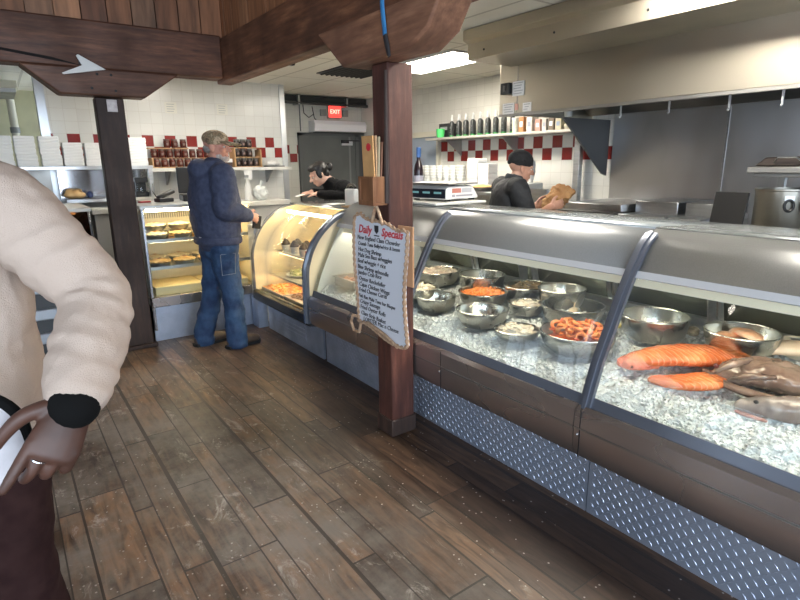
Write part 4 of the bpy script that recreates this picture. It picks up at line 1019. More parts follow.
MB().lathe([(.017, .33), (.018, .30), (.018, .375), (0, .375)], (2.72, 3.50, 1.263), 16).build('cap', mat('blue_cap', (.06, .16, .42), .4), t)
MB().lathe([(.0365, .07), (.0368, .07), (.0368, .16), (.0365, .16)], (2.72, 3.50, 1.263), 20).build('paper_label', mat('bottle_label', (.50, .48, .55), .6), t)

# ------------------------------------------------------------------ hood and hot line along the side wall
HST = mat('hood_steel', (.56, .52, .43), .36, 1, (.38, .35, .29), 1.4, (1, .5, 1), rough2=.48, detail=2)
HDK = mat('hood_inner', (.16, .155, .14), .4, .9, (.10, .095, .085), 3)
t = hood = thing('extractor_hood', 'long stained stainless extractor hood above the cook line', 'hood', (4.2, 1.2, 1.91))
HY0, HY1 = -1.6, 3.50
MB().box((3.60, HY0, 1.915), (3.63, HY1, 2.50)).box((3.63, HY1 - .03, 1.915), (4.88, HY1, 2.5)).build('front_panel', HST, t, bevel=.004)
MB().box((3.63, HY0, 2.32), (4.88, HY1 - .03, 2.35)).box((3.63, HY0, 1.90), (3.70, HY1 - .03, 1.93)).build('inner_canopy', HDK, t)
MB().box((3.595, HY0, 1.895), (3.64, HY1, 1.915)).build('drip_lip', STEEL_D, t)
f = MB().prism([(4.15, 2.32), (4.80, 1.95), (4.86, 1.95), (4.86, 2.32)], lambda a, c, h: (a, h, c), HY0, HY1 - .04).build('filter_bank', HDK, t)
for e in (3.30,):
    MB().box((3.5965, e - .002, 1.92), (3.6, e + .002, 2.49)).build('panel_seam', STEEL_D, t)
MB().prism([(4.16, 1.90), (4.87, 1.90), (4.87, 1.38), (4.80, 1.40)], lambda a, c, h: (a, h, c), 3.26, 3.28).build('side_skirt', mat('dark_skirt', (.15, .15, .15), .55, .3), t)
MB().prism([(3.11, 2.285), (3.11, 2.40), (3.06, 2.42), (3.06, 2.495), (3.60, 2.495), (3.60, 2.285)], lambda a, c, h: (a, h, c), HY0, 3.38).build('supply_plenum', HST, t, bevel=.003)
b = MB()
for y_ in (3.2, 2.55, 1.9): b.ball((3.108, y_, 2.34), .008, seg=8, rings=6)
b.build('rivets', BLACK, t)
for k, (px, py, ln) in enumerate(((621, 108, .075), (670, 99, .075), (731, 91, .085), (785, 84, .085))):
    q = onx(px, py, 3.66)
    h = MB().box((3.655, q.y - .006, 1.90 - ln), (3.662, q.y + .006, 1.905)); h.tube([(3.658, q.y, 1.90 - ln), (3.65, q.y, 1.893 - ln), (3.64, q.y, 1.90 - ln)], .004, 6)
    tag(h.build('hanging_hook', ALU, loc=(3.66, q.y, 1.9)), 'thin steel hook hanging under the hood, %s from the side skirt' % ORD[k], 'hook', 'hooks under the hood')
q = onx(596, 108, 3.9)
t = thing('hood_lamp', 'small grey lamp mounted inside the hood near the side skirt', 'lamp', (4.0, 3.1, 2.0))
MB().box((3.93, 3.02, 1.93), (4.03, 3.12, 1.98)).build('lamp_box', STEEL_D, t, bevel=.01)
MB().lathe([(0, -.05), (.03, -.045), (.035, 0), (0, 0)], (3.98, 3.07, 1.93), 16).build('lamp_glass', mat('frosted', (.6, .6, .55), .3), t)
# notices on the hood
def notice(px0, py0, px1, py1, label, m=PAPER, name='paper_notice', ln=4, cat='notice'):
    a = onx(px0, py0, 3.595); c = onx(px1, py1, 3.595)
    t = thing(name, label, cat, (3.595, a.y, c.z))
    MB().box((3.592, min(a.y, c.y), c.z), (3.5955, max(a.y, c.y), a.z)).build('sheet', m, t, flat=True)
    if ln:
        b = MB()
        for i in range(ln):
            z_ = a.z - (a.z - c.z) * (i + .8) / (ln + .6); b.box((3.5912, a.y - .012 - .01 * (i % 2), z_), (3.592, c.y + .012 + .012 * (i % 3), z_ + .006))
        b.build('printed_lines', mat('faded_print', (.42, .42, .42), .8), t, flat=True)
    return t
notice(513, 82, 524, 95, 'square white printed notice near the end of the steel hood', ln=5)
notice(503, 104, 514, 113.5, 'white handwritten notice at the bottom corner of the steel hood')
notice(515, 104, 518, 110, 'narrow pink sticker beside the handwritten notice on the hood', mat('pink_paper', (.72, .40, .32), .7), 'sticker', 0, 'sticker')
notice(523, 103, 531, 111, 'blank white card on the lower edge of the steel hood', ln=3)
t = thing('control_switch', 'black rectangular switch box on the end of the steel hood', 'switch', (3.59, 3.43, 2.12))
a = onx(503, 84, 3.59); c = onx(511, 94, 3.59)
MB().box((3.56, c.y, c.z), (3.598, a.y, a.z)).build('switch_box', BLACK, t, bevel=.004)
MB().box((3.552, (a.y + c.y) / 2 - .012, (a.z + c.z) / 2 - .02), (3.56, (a.y + c.y) / 2 + .012, (a.z + c.z) / 2 + .02)).build('rocker', mat('switch_rocker', (.05, .05, .05), .3), t)
# steel splash back
SPL = mat('splashback_steel', (.70, .71, .73), .28, .9, (.44, .43, .42), 1.6, (1, 1, .6), rough2=.42, detail=2)
t = thing('steel_splashback', 'stained stainless sheets covering the wall behind the cook line', 'splashback', (4.885, .8, 0))
for y0_, y1_ in ((2.19, 3.22), (.85, 2.18), (-1.5, .84)):
    MB().box((4.875, y0_, 0), (4.89, y1_, 1.96)).build('steel_sheet', SPL, t, bevel=.001)
MB().box((4.868, 2.175, .8), (4.876, 2.195, 1.96)).box((4.868, -1.5, 1.94), (4.876, 3.22, 1.97)).build('seam_strip', STEEL, t)
# cook line
t = thing('flat_griddle', 'low steel griddle with dark base under the hood beside the splashback', 'griddle', (4.45, 2.9, 0))
MB().box((4.10, 2.62, .0), (4.86, 3.18, 1.05)).build('cabinet', STEEL_D, t)
MB().box((4.06, 2.62, 1.05), (4.86, 3.18, 1.105)).build('cooking_plate', mat('griddle_plate', (.10, .095, .09), .4, .8), t, bevel=.004)
MB().box((4.16, 2.62, 1.105), (4.86, 3.18, 1.165)).build('splash_rim', STEEL, t, bevel=.004)
def fryer(y0_, y1_, lab):
    t = thing('fryer', lab, 'fryer', (4.45, (y0_ + y1_) / 2, 0), 0, 'fryers under the hood')
    MB().box((4.10, y0_, 0), (4.86, y1_, 1.06)).build('cabinet', STEEL_D, t)
    MB().box((4.08, y0_ + .004, 1.06), (4.86, y1_ - .004, 1.10)).build('worktop', STEEL, t, bevel=.004)
    MB().box((4.30, y0_ + .02, 1.10), (4.86, y1_ - .02, 1.20)).build('back_riser', STEEL, t, bevel=.006)
fryer(2.20, 2.60, 'square steel fryer next to the low griddle'); fryer(1.93, 2.18, 'square steel fryer next to the black board')
t = thing('black_board', 'black upright board leaning beside the stock pot', 'board', (4.1, 1.8, 1.0))
MB().obox((4.16, 1.79, 1.13), (.02, .22, .34), (0, .22, 0)).build('panel', mat('black_metal', (.02, .02, .02), .35), t, bevel=.003)
MB().box((4.05, 1.69, .98), (4.35, 1.83, 1.0)).build('foot_plate', BLACK, t)
t2 = tag(MB().box((4.0, 1.0, 0), (4.86, 1.83, .97)).build('work_counter', STEEL_D, loc=(4.4, 1.4, 0), bevel=.004), 'steel work counter carrying the stock pot', 'counter')
pc = V((4.16, 1.45, .98))
t = thing('stock_pot', 'large dull steel stock pot with loop handles under the steel shelf', 'pot', pc)
MB().lathe([(0, 0), (.165, 0), (.17, .01), (.17, .34), (.177, .345), (.177, .355), (.165, .355), (.162, .02), (0, .015)], pc, 40).build('pot_body', mat('pot_steel', (.42, .40, .35), .34, 1, (.30, .28, .24), 4), t)
for a in (math.radians(207), math.radians(236)):
    d = V((math.cos(a), math.sin(a), 0)); s = V((-d.y, d.x, 0))
    MB().tube([pc + d * .182 + s * (.024 * math.cos(q)) + V((0, 0, .255 + .034 * math.sin(q))) for q in [i * PI / 10 for i in range(20)]], .009, 8, closed=True).build('loop_handle', BLACK, t)
    MB().obox(pc + d * .176 + V((0, 0, .30)), (.012, .05, .03), (0, 0, a)).build('handle_bracket', ALU, t)
t = thing('oven_stand', 'steel shelf on posts above the stock pot', 'shelf', (4.3, 1.3, .98))
MB().box((3.93, .95, 1.41), (4.7, 1.57, 1.435)).box((3.90, .95, 1.435), (4.7, 1.60, 1.475)).build('shelf_top', mat('dull_shelf', (.34, .33, .31), .4, .7), t, bevel=.006)
MB().box((4.36, 1.54, .98), (4.40, 1.58, 1.41)).build('upright', STEEL_D, t); MB().box((4.36, .97, .98), (4.40, 1.01, 1.41)).build('upright', STEEL_D, t)
t = thing('roasting_pan', 'dark roasting pan upside down on the steel shelf above the stock pot', 'pan', (4.2, 1.4, 1.476))
MB().prism([(-.2, 0), (.2, 0), (.14, .055), (-.12, .06)], lambda a, c, h: (h, 1.42 + a, 1.477 + c), 4.05, 4.35).build('pan_shell', mat('burnt_pan', (.09, .07, .06), .5, .6), t, bevel=.01)
MB().tube([(4.04, 1.50, 1.50), (4.0, 1.47, 1.53), (4.0, 1.37, 1.53), (4.04, 1.34, 1.50)], .006, 8).build('pan_handle', STEEL_D, t)

# ------------------------------------------------------------------ shelf of sauces on the side wall
SH_Z = 1.80
t = shelf = thing('wall_shelf', 'long steel shelf of sauce bottles on the side wall', 'shelf', (4.76, 4.6, SH_Z))
MB().box((4.60, 3.42, SH_Z), (RX - .002, 5.78, SH_Z + .028)).build('shelf_board', mat('pale_steel_shelf', (.62, .60, .54), .4, .5), t, bevel=.003)
for y_ in (5.40, 4.45, 3.42): MB().prism([(4.63, SH_Z), (RX - .002, SH_Z), (RX - .002, SH_Z - .20)], lambda a, c, h: (a, h, c), y_, y_ + .012).build('shelf_bracket', STEEL_D, t)
ST = SH_Z + .0285
bt = thing('sauce_bottle', 'x', 'bottle', (0, 0, 0), 0, 'black sauce bottles on the wall shelf')
MB().lathe([(0, 0), (.026, 0), (.028, .006), (.028, .165), (.022, .18), (.012, .19), (0, .19)], (0, 0, 0), 16).build('bottle_body', mat('black_bottle', (.012, .014, .013), .3, 0, (.05, .052, .05), 40, (1, 1, .3)), bt)
MB().lathe([(.014, .19), (.015, .215), (.010, .222), (.008, .262), (0, .264)], (0, 0, 0), 12).build('white_nozzle', WHITE, bt)
MB().lathe([(.0283, .004), (.0287, .004), (.0287, .022), (.0283, .022)], (0, 0, 0), 16).build('green_base_band', mat('green_band', (.05, .25, .07), .5), bt)
MB().box((-.0295, -.012, .05), (-.0275, .012, .062)).box((-.0295, -.012, .075), (-.0275, .012, .08)).box((-.0295, -.012, .10), (-.0275, .012, .125)).build('paper_label', mat('grey_label', (.16, .16, .16), .6), bt)
k = 0
ys = [5.36 - (i // 2) * .125 - (i % 2) * .062 for i in range(16)]
for k, y_ in enumerate(ys):
    lab = 'black sauce bottle with white nozzle on the wall shelf, %s from the green cup' % ORD[k]
    loc = (4.69 + (.075 if k % 2 else 0), y_, ST)
    if k == 0: bt.location = loc; bt['label'] = lab
    else: dup(bt, loc, label=lab)
t = thing('sauce_carton', 'black carton behind the green cup at the end of the wall shelf', 'carton', (4.78, 5.52, ST))
MB().box((4.70, 5.43, ST), (4.86, 5.62, ST + .17)).build('carton_box', mat('black_carton', (.02, .02, .022), .5), t, bevel=.003)
MB().box((4.697, 5.46, ST + .09), (4.70, 5.59, ST + .13)).build('carton_print', mat('carton_print', (.35, .35, .35), .6), t)
t = thing('plastic_cup', 'bright green plastic cup at the end of the wall shelf', 'cup', (4.65, 5.53, ST))
MB().lathe([(0, 0), (.045, 0), (.055, .10), (.051, .10), (.042, .005), (0, .005)], (4.65, 5.53, ST), 24).build('cup_body', mat('green_plastic', (.09, .62, .16), .4), t)
MB().tube([(4.65 + .054 * math.cos(2 * PI * k / 20), 5.53 + .054 * math.sin(2 * PI * k / 20), ST + .10) for k in range(20)], .004, 6, closed=True).build('cup_rim', bpy.data.materials['green_plastic'], t)
# groceries towards the hood
gx = [(4.33, .075, .15, (.66, .70, .60), 'tall_cup', 'tall pale green and white tub on the shelf after the last bottle', 'tub'),
      (4.21, .075, .16, (.45, .20, .07), 'spice_jar', 'brown box of spice on the shelf beside the pale tub', 'box'),
      (4.10, .08, .15, (.72, .69, .62), 'milk_carton', 'plain white carton on the shelf beside the brown spice box', 'carton'),
      (3.985, .075, .12, (.62, .33, .26), 'tea_box', 'pink box on the shelf beside the plain white carton', 'box'),
      (3.90, .06, .12, (.68, .64, .58), 'card_box', 'slim white box on the shelf next to the pink box', 'box'),
      (3.81, .075, .13, (.22, .17, .12), 'coffee_box', 'dark patterned box on the shelf near the hood', 'box'),
      (3.72, .08, .12, (.70, .62, .45), 'cream_box', 'cream box at the hood end of the shelf', 'box')]
for y_, w_, h_, c, nm, lab, cat in gx:
    t = thing(nm, lab, cat, (4.72, y_, ST))
    m1 = mat(nm + '_paper', c, .6, 0, tuple(q * .7 for q in c), 18)
    if nm == 'tall_cup':
        MB().lathe([(0, 0), (.035, 0), (.042, h_), (0, h_)], (4.72, y_, ST), 20).build('tub_body', m1, t)
        MB().lathe([(.044, h_), (.044, h_ + .008), (0, h_ + .008)], (4.72, y_, ST), 20).build('lid', WHITE, t)
    else:
        MB().box((4.67, y_ - w_ / 2 + .003, ST), (4.78, y_ + w_ / 2 - .003, ST + h_)).build('box_body', m1, t, bevel=.003)
        MB().box((4.668, y_ - w_ / 4, ST + h_ * .35), (4.67, y_ + w_ / 4, ST + h_ * .7)).build('printed_panel', mat(nm + '_print', tuple(1 - q for q in c), .6), t)
t = thing('paper_roll', 'pale roll of wrap lying at the hood end of the wall shelf', 'roll', (4.72, 3.56, ST + .04))
MB().tube([(4.72, 3.45, ST + .036), (4.72, 3.66, ST + .036)], .036, 20).build('roll_body', mat('cream_roll', (.66, .60, .46), .6), t)
MB().tube([(4.72, 3.445, ST + .036), (4.72, 3.665, ST + .036)], .014, 12).build('core', mat('roll_core', (.30, .22, .14), .7), t)
# back counter with containers below
t = thing('prep_table', 'steel prep table along the side wall behind the cook', 'table', (4.55, 4.9, 0))
MB().box((4.28, 3.94, 1.17), (4.88, 6.2, 1.205)).build('table_top', STEEL, t, bevel=.004)
MB().box((4.32, 3.96, .3), (4.88, 6.15, .33)).build('under_shelf', STEEL_D, t)
for x_, y_ in ((4.31, 3.98), (4.84, 3.98), (4.31, 6.15), (4.84, 6.15)): MB().tube([(x_, y_, 0), (x_, y_, 1.17)], .02, 10).build('leg', STEEL, t)
MB().box((4.5, 3.95, 1.205), (4.86, 6.15, 1.225)).build('riser_board', mat('riser_steel', (.5, .5, .48), .35, .8), t)
TR = mat('translucent_tub', (.72, .73, .68), .3, 0, spec=.5)
tb = thing('deli_tub', 'x', 'tub', (0, 0, 0), 0, 'stacks of translucent deli tubs')
MB().lathe([(0, 0), (.052, 0), (.058, .26), (.056, .26), (.05, .004), (0, .004)], (0, 0, 0), 20).build('tub_sleeve', TR, tb)
for j in range(5): MB().lathe([(.0585, .25 - .035 * j), (.061, .253 - .035 * j), (.061, .259 - .035 * j), (.0585, .262 - .035 * j)], (0, 0, 0), 20).build('tub_lip', mat('tub_lip', (.85, .86, .82), .3) if j == 0 else bpy.data.materials['tub_lip'], tb)
for k in range(7):
    loc = (4.60, 5.85 - k * .128, 1.2255); lab = 'nested translucent deli tubs on the prep table, %s from the pale blue door' % ORD[k]
    if k == 0: tb.location = loc; tb['label'] = lab
    else: dup(tb, loc, label=lab)
def clamshell(m=FOAM):
    t = thing('foam_box', 'x', 'takeout box', (0, 0, 0), 0, 'foam takeout boxes')
    MB().prism([(-.096, 0), (.096, 0), (.10, .028), (-.10, .028)], lambda a, c, h: (a, h, c), -.09, .09).build('base', m, t, bevel=.004)
    MB().prism([(-.10, .0285), (.10, .0285), (.095, .056), (-.095, .056)], lambda a, c, h: (a, h, c), -.09, .09).build('lid', m, t, bevel=.004)
    return t
cs_ = clamshell(); first = [True]
def fstack(x, y, z, n, where, sx=1, rz=0):
    for k in range(n):
        pos = 'bottom one' if k == 0 else 'topmost one' if k == n - 1 else ORD[k] + ' up'
        lab = 'white foam box, %s in the stack %s' % (pos, where)
        loc = (x + rnd.uniform(-.004, .004), y, z + k * .0565)
        if first[0]: first[0] = False; o = cs_; o.location = loc; o.rotation_euler = (0, 0, rz); o.scale = (sx, sx, 1); o['label'] = lab; o['group'] = 'foam takeout boxes'
        else: dup(cs_, loc, rz, lab, 'foam takeout boxes', (sx, sx, 1))
for k, (y_, w) in enumerate(((4.80, 'on the prep table beside the deli tubs'), (4.62, 'on the prep table nearer the cook'))): fstack(4.60, y_, 1.2255, 6 - k, w, .86, PI / 2)
t = thing('foil_pie', 'pie in a foil pan on the prep table edge behind the cook', 'pie', (4.36, 4.47, 1.206))
MB().lathe([(0, 0), (.10, 0), (.14, .045), (.148, .047), (.138, .044), (.1, .006), (0, .006)], (4.38, 4.47, 1.206), 28).build('foil_pan', STEEL, t)
MB().lathe([(0, .02), (.125, .038), (.12, .055), (.06, .07), (0, .075)], (4.38, 4.47, 1.206), 28).build('crust', mat('pie_crust', (.50, .26, .08), .6, 0, (.66, .42, .18), 14, bmp=.4), t)
t = thing('wrap_dispenser', 'white roll dispenser machine behind the cook on the prep table', 'dispenser', (4.6, 3.95, 1.2255))
MB().box((4.52, 3.96, 1.2255), (4.78, 4.17, 1.30)).build('base', WHITE, t, bevel=.01)
MB().tube([(4.6, 3.98, 1.48), (4.6, 4.15, 1.48)], .07, 20).build('roll', PAPER, t)
MB().tube([(4.66, 4.03, 1.30), (4.70, 4.03, 1.42), (4.62, 4.03, 1.56)], .022, 10).build('stand_arm', WHITE, t)
t = thing('steel_station', 'steel side station with upright post in front of the tiles', 'station', (4.5, 3.5, 0))
MB().box((4.28, 3.50, 0), (4.86, 3.92, 1.12)).build('cabinet', STEEL_D, t, bevel=.004)
MB().box((4.28, 3.50, 1.12), (4.31, 3.92, 1.26)).build('front_lip', STEEL, t)
MB().box((4.78, 3.52, 1.12), (4.84, 3.59, 1.79)).build('upright_post', STEEL, t, bevel=.004)
# fittings over the far door
t = thing('air_curtain', 'long white air curtain unit mounted above the dark grey door', 'air curtain', (4.46, 7.7, 1.98))
MB().prism([(7.60, 2.00), (7.58, 2.10), (7.62, 2.155), (7.79, 2.155), (7.79, 1.99), (7.66, 1.985)], lambda a, c, h: (h, a, c), 3.95, 4.86).build('housing', mat('pale_lilac_housing', (.90, .88, .90), .4), t, bevel=.006)
MB().box((3.98, 7.62, 1.978), (4.83, 7.70, 1.986)).build('outlet_slot', BLACK, t)
RED = emission('exit_red', (1, .045, .035), 2.6)
t = thing('exit_sign', 'lit red EXIT sign with grey side lamps above the far door', 'exit sign', (4.30, 7.78, 2.30))
a = ony(328, 104, 7.74); c = ony(342, 119, 7.74)
MB().box((a.x, 7.745, c.z), (c.x, 7.79, a.z)).build('sign_box', mat('exit_box', (.55, .42, .36), .5), t, bevel=.004)
MB().box((a.x + .012, 7.742, c.z + .02), (c.x - .012, 7.745, a.z - .02)).build('lit_face', RED, t)
text('lettering', 'EXIT', .085, emission('exit_letters', (1, .30, .22), 3.5), face(((a.x + c.x) / 2, 7.740, (a.z + c.z) / 2 - .03), (1, 0, 0), (0, 0, 1)), t, .002, .001, 'CENTER')
for s, (x_) in enumerate((a.x - .075, c.x + .075)):
    MB().box((x_ - .05, 7.75, 2.23), (x_ + .05, 7.79, 2.33)).build('side_lamp', mat('grey_lamp', (.34, .34, .30), .4), t, bevel=.01)
t = thing('ceiling_duct', 'black pipe run along the ceiling above the far door', 'duct', (4.2, 7.6, 2.4))
MB().box((3.16, 7.62, 2.40), (RX - .01, 7.76, 2.49)).build('duct_body', mat('black_duct', (.025, .027, .025), .45), t, bevel=.01)
MB().tube([(3.16, 7.60, 2.385), (RX - .01, 7.60, 2.385)], .022, 10).build('pipe', mat('pipe_black', (.05, .05, .048), .4), t)
for x_ in (3.7, 4.5): MB().box((x_, 7.58, 2.36), (x_ + .03, 7.77, 2.495)).build('strap', STEEL_D, t)
t = tag(MB().tube([(3.87, 7.78, 2.38), (3.88, 7.78, 2.26), (3.96, 7.78, 2.20), (4.04, 7.78, 2.25), (4.02, 7.78, 2.36), (4.05, 7.78, 2.20), (4.14, 7.78, 2.10), (4.2, 7.78, 2.16)], .007, 6).build('loose_cable', BLACK, loc=(4.0, 7.78, 2.2)), 'thin black cable looping down beside the exit sign', 'cable')
tag(MB().tube([(3.815, 7.785, 2.38), (3.815, 7.785, 2.0)], .010, 6).build('conduit_pipe', GREY, loc=(3.815, 7.785, 2.0)), 'thin grey conduit running down to the door corner', 'pipe')

# ------------------------------------------------------------------ back wall shelf, jars and counter
t = thing('wall_shelf', 'pale shelf of jam jars on the white tiled back wall', 'shelf', (2.2, 6.7, 1.49))
MB().box((1.38, 6.55, 1.455), (3.06, JY - .016, 1.492)).build('shelf_board', mat('pale_shelf', (.66, .65, .60), .4), t, bevel=.003)
for x_ in (1.60, 2.0, 2.82): MB().prism([(6.62, 1.455), (JY - .016, 1.455), (JY - .016, 1.30)], lambda a, c, h: (h, a, c), x_, x_ + .02).build('shelf_bracket', STEEL_D, t)
for x_, w in ((1.66, 'beside the slim post'), (2.42, 'under the dark jars')):
    o = MB().obox((x_ + .06, 6.545, 1.40), (.10, .003, .11), (.1, 0, 0)).build('price_card', PAPER, loc=(x_ + .06, 6.545, 1.35)); tag(o, 'white price card hanging from the jam shelf %s' % w, 'card')
t = thing('jar_riser', 'stepped light wood riser holding rows of red jam jars', 'riser', (1.75, 6.7, 1.492))
b = MB()
for k, (y_, z_) in enumerate(((6.60, 1.505), (6.68, 1.605), (6.76, 1.715))): b.box((1.42, y_ - .035, z_ - .012), (2.12 if k < 2 else 1.86, y_ + .045, z_))
b.build('step', LIGHTWOOD, t)
MB().box((1.42, 6.57, 1.493), (1.435, 6.81, 1.60)).box((2.105, 6.57, 1.493), (2.12, 6.81, 1.60)).build('end_board', LIGHTWOOD, t)
def jar_proto(name, c, lidc, lab):
    t = thing(name, lab, 'jar', (0, 0, 0))
    MB().lathe([(0, 0), (.032, 0), (.036, .006), (.036, .066), (.03, .076), (0, .076)], (0, 0, 0), 16).build('glass_body', mat(name + '_jam', c, .12, 0, tuple(q * 1.6 for q in c), 30), t)
    MB().lathe([(.031, .076), (.033, .078), (.033, .094), (0, .094)], (0, 0, 0), 16).build('lid', mat(name + '_lid', lidc, .35), t)
    MB().box((-.012, -.0375, .025), (.012, -.0355, .05)).build('paper_label', mat(name + '_label', (.16, .09, .07), .6), t)
    return t
jr = jar_proto('jam_jar', (.060, .012, .007), (.10, .045, .03), 'x'); firstj = True
for row, (y_, z_, xs, w) in enumerate(((6.60, 1.506, [1.47 + i * .083 for i in range(8)], 'lowest step'), (6.68, 1.606, [1.47 + i * .083 for i in range(8)], 'middle step'), (6.76, 1.716, [1.635, 1.72, 1.815], 'top step'))):
    for i, x_ in enumerate(xs):
        lab = 'red jam jar on the %s of the riser, %s from the slim post' % (w, ORD[i])
        if firstj: jr.location = (x_, y_, z_); jr['label'] = lab; jr['group'] = 'red jam jars on the riser'; firstj = False
        else: dup(jr, (x_, y_, z_), label=lab, group='red jam jars on the riser')
t = thing('jar_rack', 'wooden rack of dark jars on the back shelf beyond the customer', 'rack', (2.55, 6.7, 1.492))
b = MB().box((2.36, 6.62, 1.493), (2.375, 6.80, 1.72)).box((2.685, 6.62, 1.493), (2.70, 6.80, 1.70))
for z_ in (1.493, 1.605, 1.715): b.box((2.375, 6.63, z_), (2.685, 6.79, z_ + .008))
b.build('rack_frame', LIGHTWOOD, t)
jd = jar_proto('spice_jar', (.022, .014, .012), (.10, .09, .08), 'x'); firstj = True
for row, (z_, w) in enumerate(((1.502, 'lowest row'), (1.614, 'middle row'), (1.7235, 'top row'))):
    for i, x_ in enumerate((2.42, 2.495, 2.57, 2.645)):
        if i == 3 and row: continue
        lab = 'dark jar in the %s of the wooden rack, %s from the customer' % (w, ORD[i])
        if firstj: jd.location = (x_, 6.69, z_); jd['label'] = lab; jd['group'] = 'dark jars in the wooden rack'; firstj = False
        else: dup(jd, (x_, 6.69, z_), label=lab, group='dark jars in the wooden rack')
for i, (x_, c, lab) in enumerate(((2.22, (.50, .22, .05), 'amber syrup box on the back shelf just past the customer'), (2.30, (.06, .03, .025), 'short dark tin on the back shelf just past the customer'))):
    t = thing('syrup_box' if i == 0 else 'dark_tin', lab, 'container', (x_, 6.68, 1.492))
    MB().box((x_ - .035, 6.64, 1.493), (x_ + .035, 6.72, 1.64 - .05 * i)).build('container_body', mat('cont%d' % i, c, .5), t, bevel=.006)
    MB().box((x_ - .037, 6.638, 1.60 - .05 * i), (x_ + .037, 6.722, 1.642 - .05 * i)).build('lid', WHITE if i else LIGHTWOOD, t, bevel=.003)
t = thing('wrapped_bundle', 'small white wrapped bundle on the shelf beside the corner trim', 'bundle', (2.88, 6.7, 1.492))
MB().ball((2.88, 6.70, 1.53), (.085, .06, .04)).build('wrap', mat('white_wrap', (.72, .71, .68), .6), t, remesh=.008, disp=((.03, .02),))
MB().box((2.78, 6.63, 1.493), (3.0, 6.78, 1.505)).build('tray', BLACK, t)
# foam boxes on the pale ledge behind the hot counter
t = thing('box_ledge', 'steel ledge carrying stacks of white foam takeout boxes', 'shelf', (.5, 6.55, 1.52))
MB().box((-.9, 6.33, 1.488), (1.37, 6.68, 1.524)).build('ledge_board', STEEL, t, bevel=.003)
MB().box((-.9, 6.66, .0), (.46, 6.70, 1.488)).build('back_panel', STEEL_D, t)
MB().box((.52, 6.66, 1.18), (1.36, 6.68, 1.488)).build('reflective_panel', mat('mirror_steel', (.55, .55, .57), .15, 1), t)
for x_ in (-.85, 1.32): MB().box((x_, 6.34, 0), (x_ + .04, 6.38, 1.488)).build('post', STEEL, t)
MB().box((.54, 6.35, 1.17), (1.36, 6.68, 1.20)).build('lower_shelf', STEEL, t)
for x_, n_, w in ((.09, 5, 'furthest from the slim post'), (.275, 5, 'against the window of the far room'), (.475, 5, 'under the first red tile'), (.665, 4, 'second before the slim post'), (.855, 4, 'just before the slim post'), (1.26, 5, 'between the slim post and the jam jars')):
    fstack(x_, 6.5, 1.5245, n_, w, .86)
t = thing('bread_bag', 'clear bag of bread rolls under the ledge behind the hot counter', 'bag', (.66, 6.5, 1.20))
b = MB()
for k in range(4): b.ball((.60 + .06 * (k % 2), 6.46 + .05 * (k // 2), 1.24 + .03 * (k // 2)), (.075, .04, .035), (0, 0, .4 * k), 14, 8)
b.build('rolls', mat('bread', (.50, .30, .12), .6, 0, (.66, .45, .22), 10), t, remesh=.01)
MB().ball((.76, 6.46, 1.24), (.03, .03, .035), seg=12, rings=8).build('blue_tie', mat('navy_tie', (.03, .05, .14), .5), t)
t = thing('coffee_machine', 'small black coffee machine on the shelf between slim post and register', 'machine', (1.28, 6.5, 1.20))
MB().box((1.19, 6.42, 1.2005), (1.32, 6.6, 1.25)).build('base', BLACK, t, bevel=.005)
MB().box((1.22, 6.54, 1.25), (1.32, 6.6, 1.40)).box((1.19, 6.42, 1.35), (1.32, 6.54, 1.40)).build('body', BLACK, t, bevel=.005)
MB().lathe([(0, 0), (.035, 0), (.04, .06), (.03, .085), (0, .085)], (1.255, 6.48, 1.25), 16).build('jug', GLASS, t)
# counter behind the pastry case
t = thing('back_counter', 'pale service counter behind the pastry case', 'counter', (1.9, 6.2, 0))
MB().box((.7, 5.98, 1.07), (2.75, 6.30, 1.12)).build('counter_top', mat('pale_counter', (.60, .59, .54), .4), t, bevel=.004)
MB().box((.72, 6.0, 0), (2.73, 6.28, 1.07)).build('cabinet', mat('counter_grey', (.40, .40, .38), .5), t)
t = thing('card_terminal', 'black card reader on a stand above the pastry case', 'card reader', (1.30, 5.45, 1.196))
MB().obox((1.22, 5.36, 1.216), (.14, .10, .035), (0, 0, .3)).build('base', BLACK, t, bevel=.006)
MB().obox((1.24, 5.36, 1.265), (.17, .06, .035), (0, -.35, .3)).build('handset', BLACK, t, bevel=.012)
MB().tube([(1.17, 5.38, 1.23), (1.14, 5.42, 1.30), (1.17, 5.50, 1.36)], .005, 6).build('lead', BLACK, t)
t = thing('cash_register', 'black cash register screen beside the customer', 'register', (1.50, 5.45, 1.196))
MB().obox((1.50, 5.42, 1.226), (.22, .24, .06), (0, 0, -.1)).build('base', BLACK, t, bevel=.01)
MB().obox((1.49, 5.42, 1.385), (.24, .03, .24), (-.12, 0, -.1)).build('screen', BLACK, t, bevel=.008)
MB().obox((1.49, 5.47, 1.28), (.05, .06, .10), (-.1, 0, -.1)).build('stand', mat('dark_grey_stand', (.06, .06, .06), .4), t)
MB().obox((1.50, 5.31, 1.262), (.16, .06, .012), (.2, 0, -.1)).build('keyboard', mat('key_grey', (.12, .12, .12), .5), t)
t = tag(MB().obox((1.06, 5.40, 1.204), (.10, .05, .014), (0, 0, .2)).build('red_pack', mat('red_pack', (.45, .05, .06), .5), loc=(1.06, 5.4, 1.197), bevel=.003), 'small red packet on the pastry case top by the slim post', 'packet')
t = thing('spray_bottle', 'slim spray bottle with grey trigger behind the customer on the deli side', 'bottle', (1.98, 5.6, 1.10))
q = ony(250, 200, 6.05)
t.location = (q.x, 6.08, 1.1205); WORLD[t.name] = Matrix.Translation((q.x, 6.08, 1.1205))
MB().lathe([(0, 0), (.04, 0), (.04, .14), (.014, .22), (.012, .26), (0, .26)], (q.x, 6.08, 1.1205), 16).build('bottle_body', mat('pale_bottle', (.60, .60, .58), .3), t)
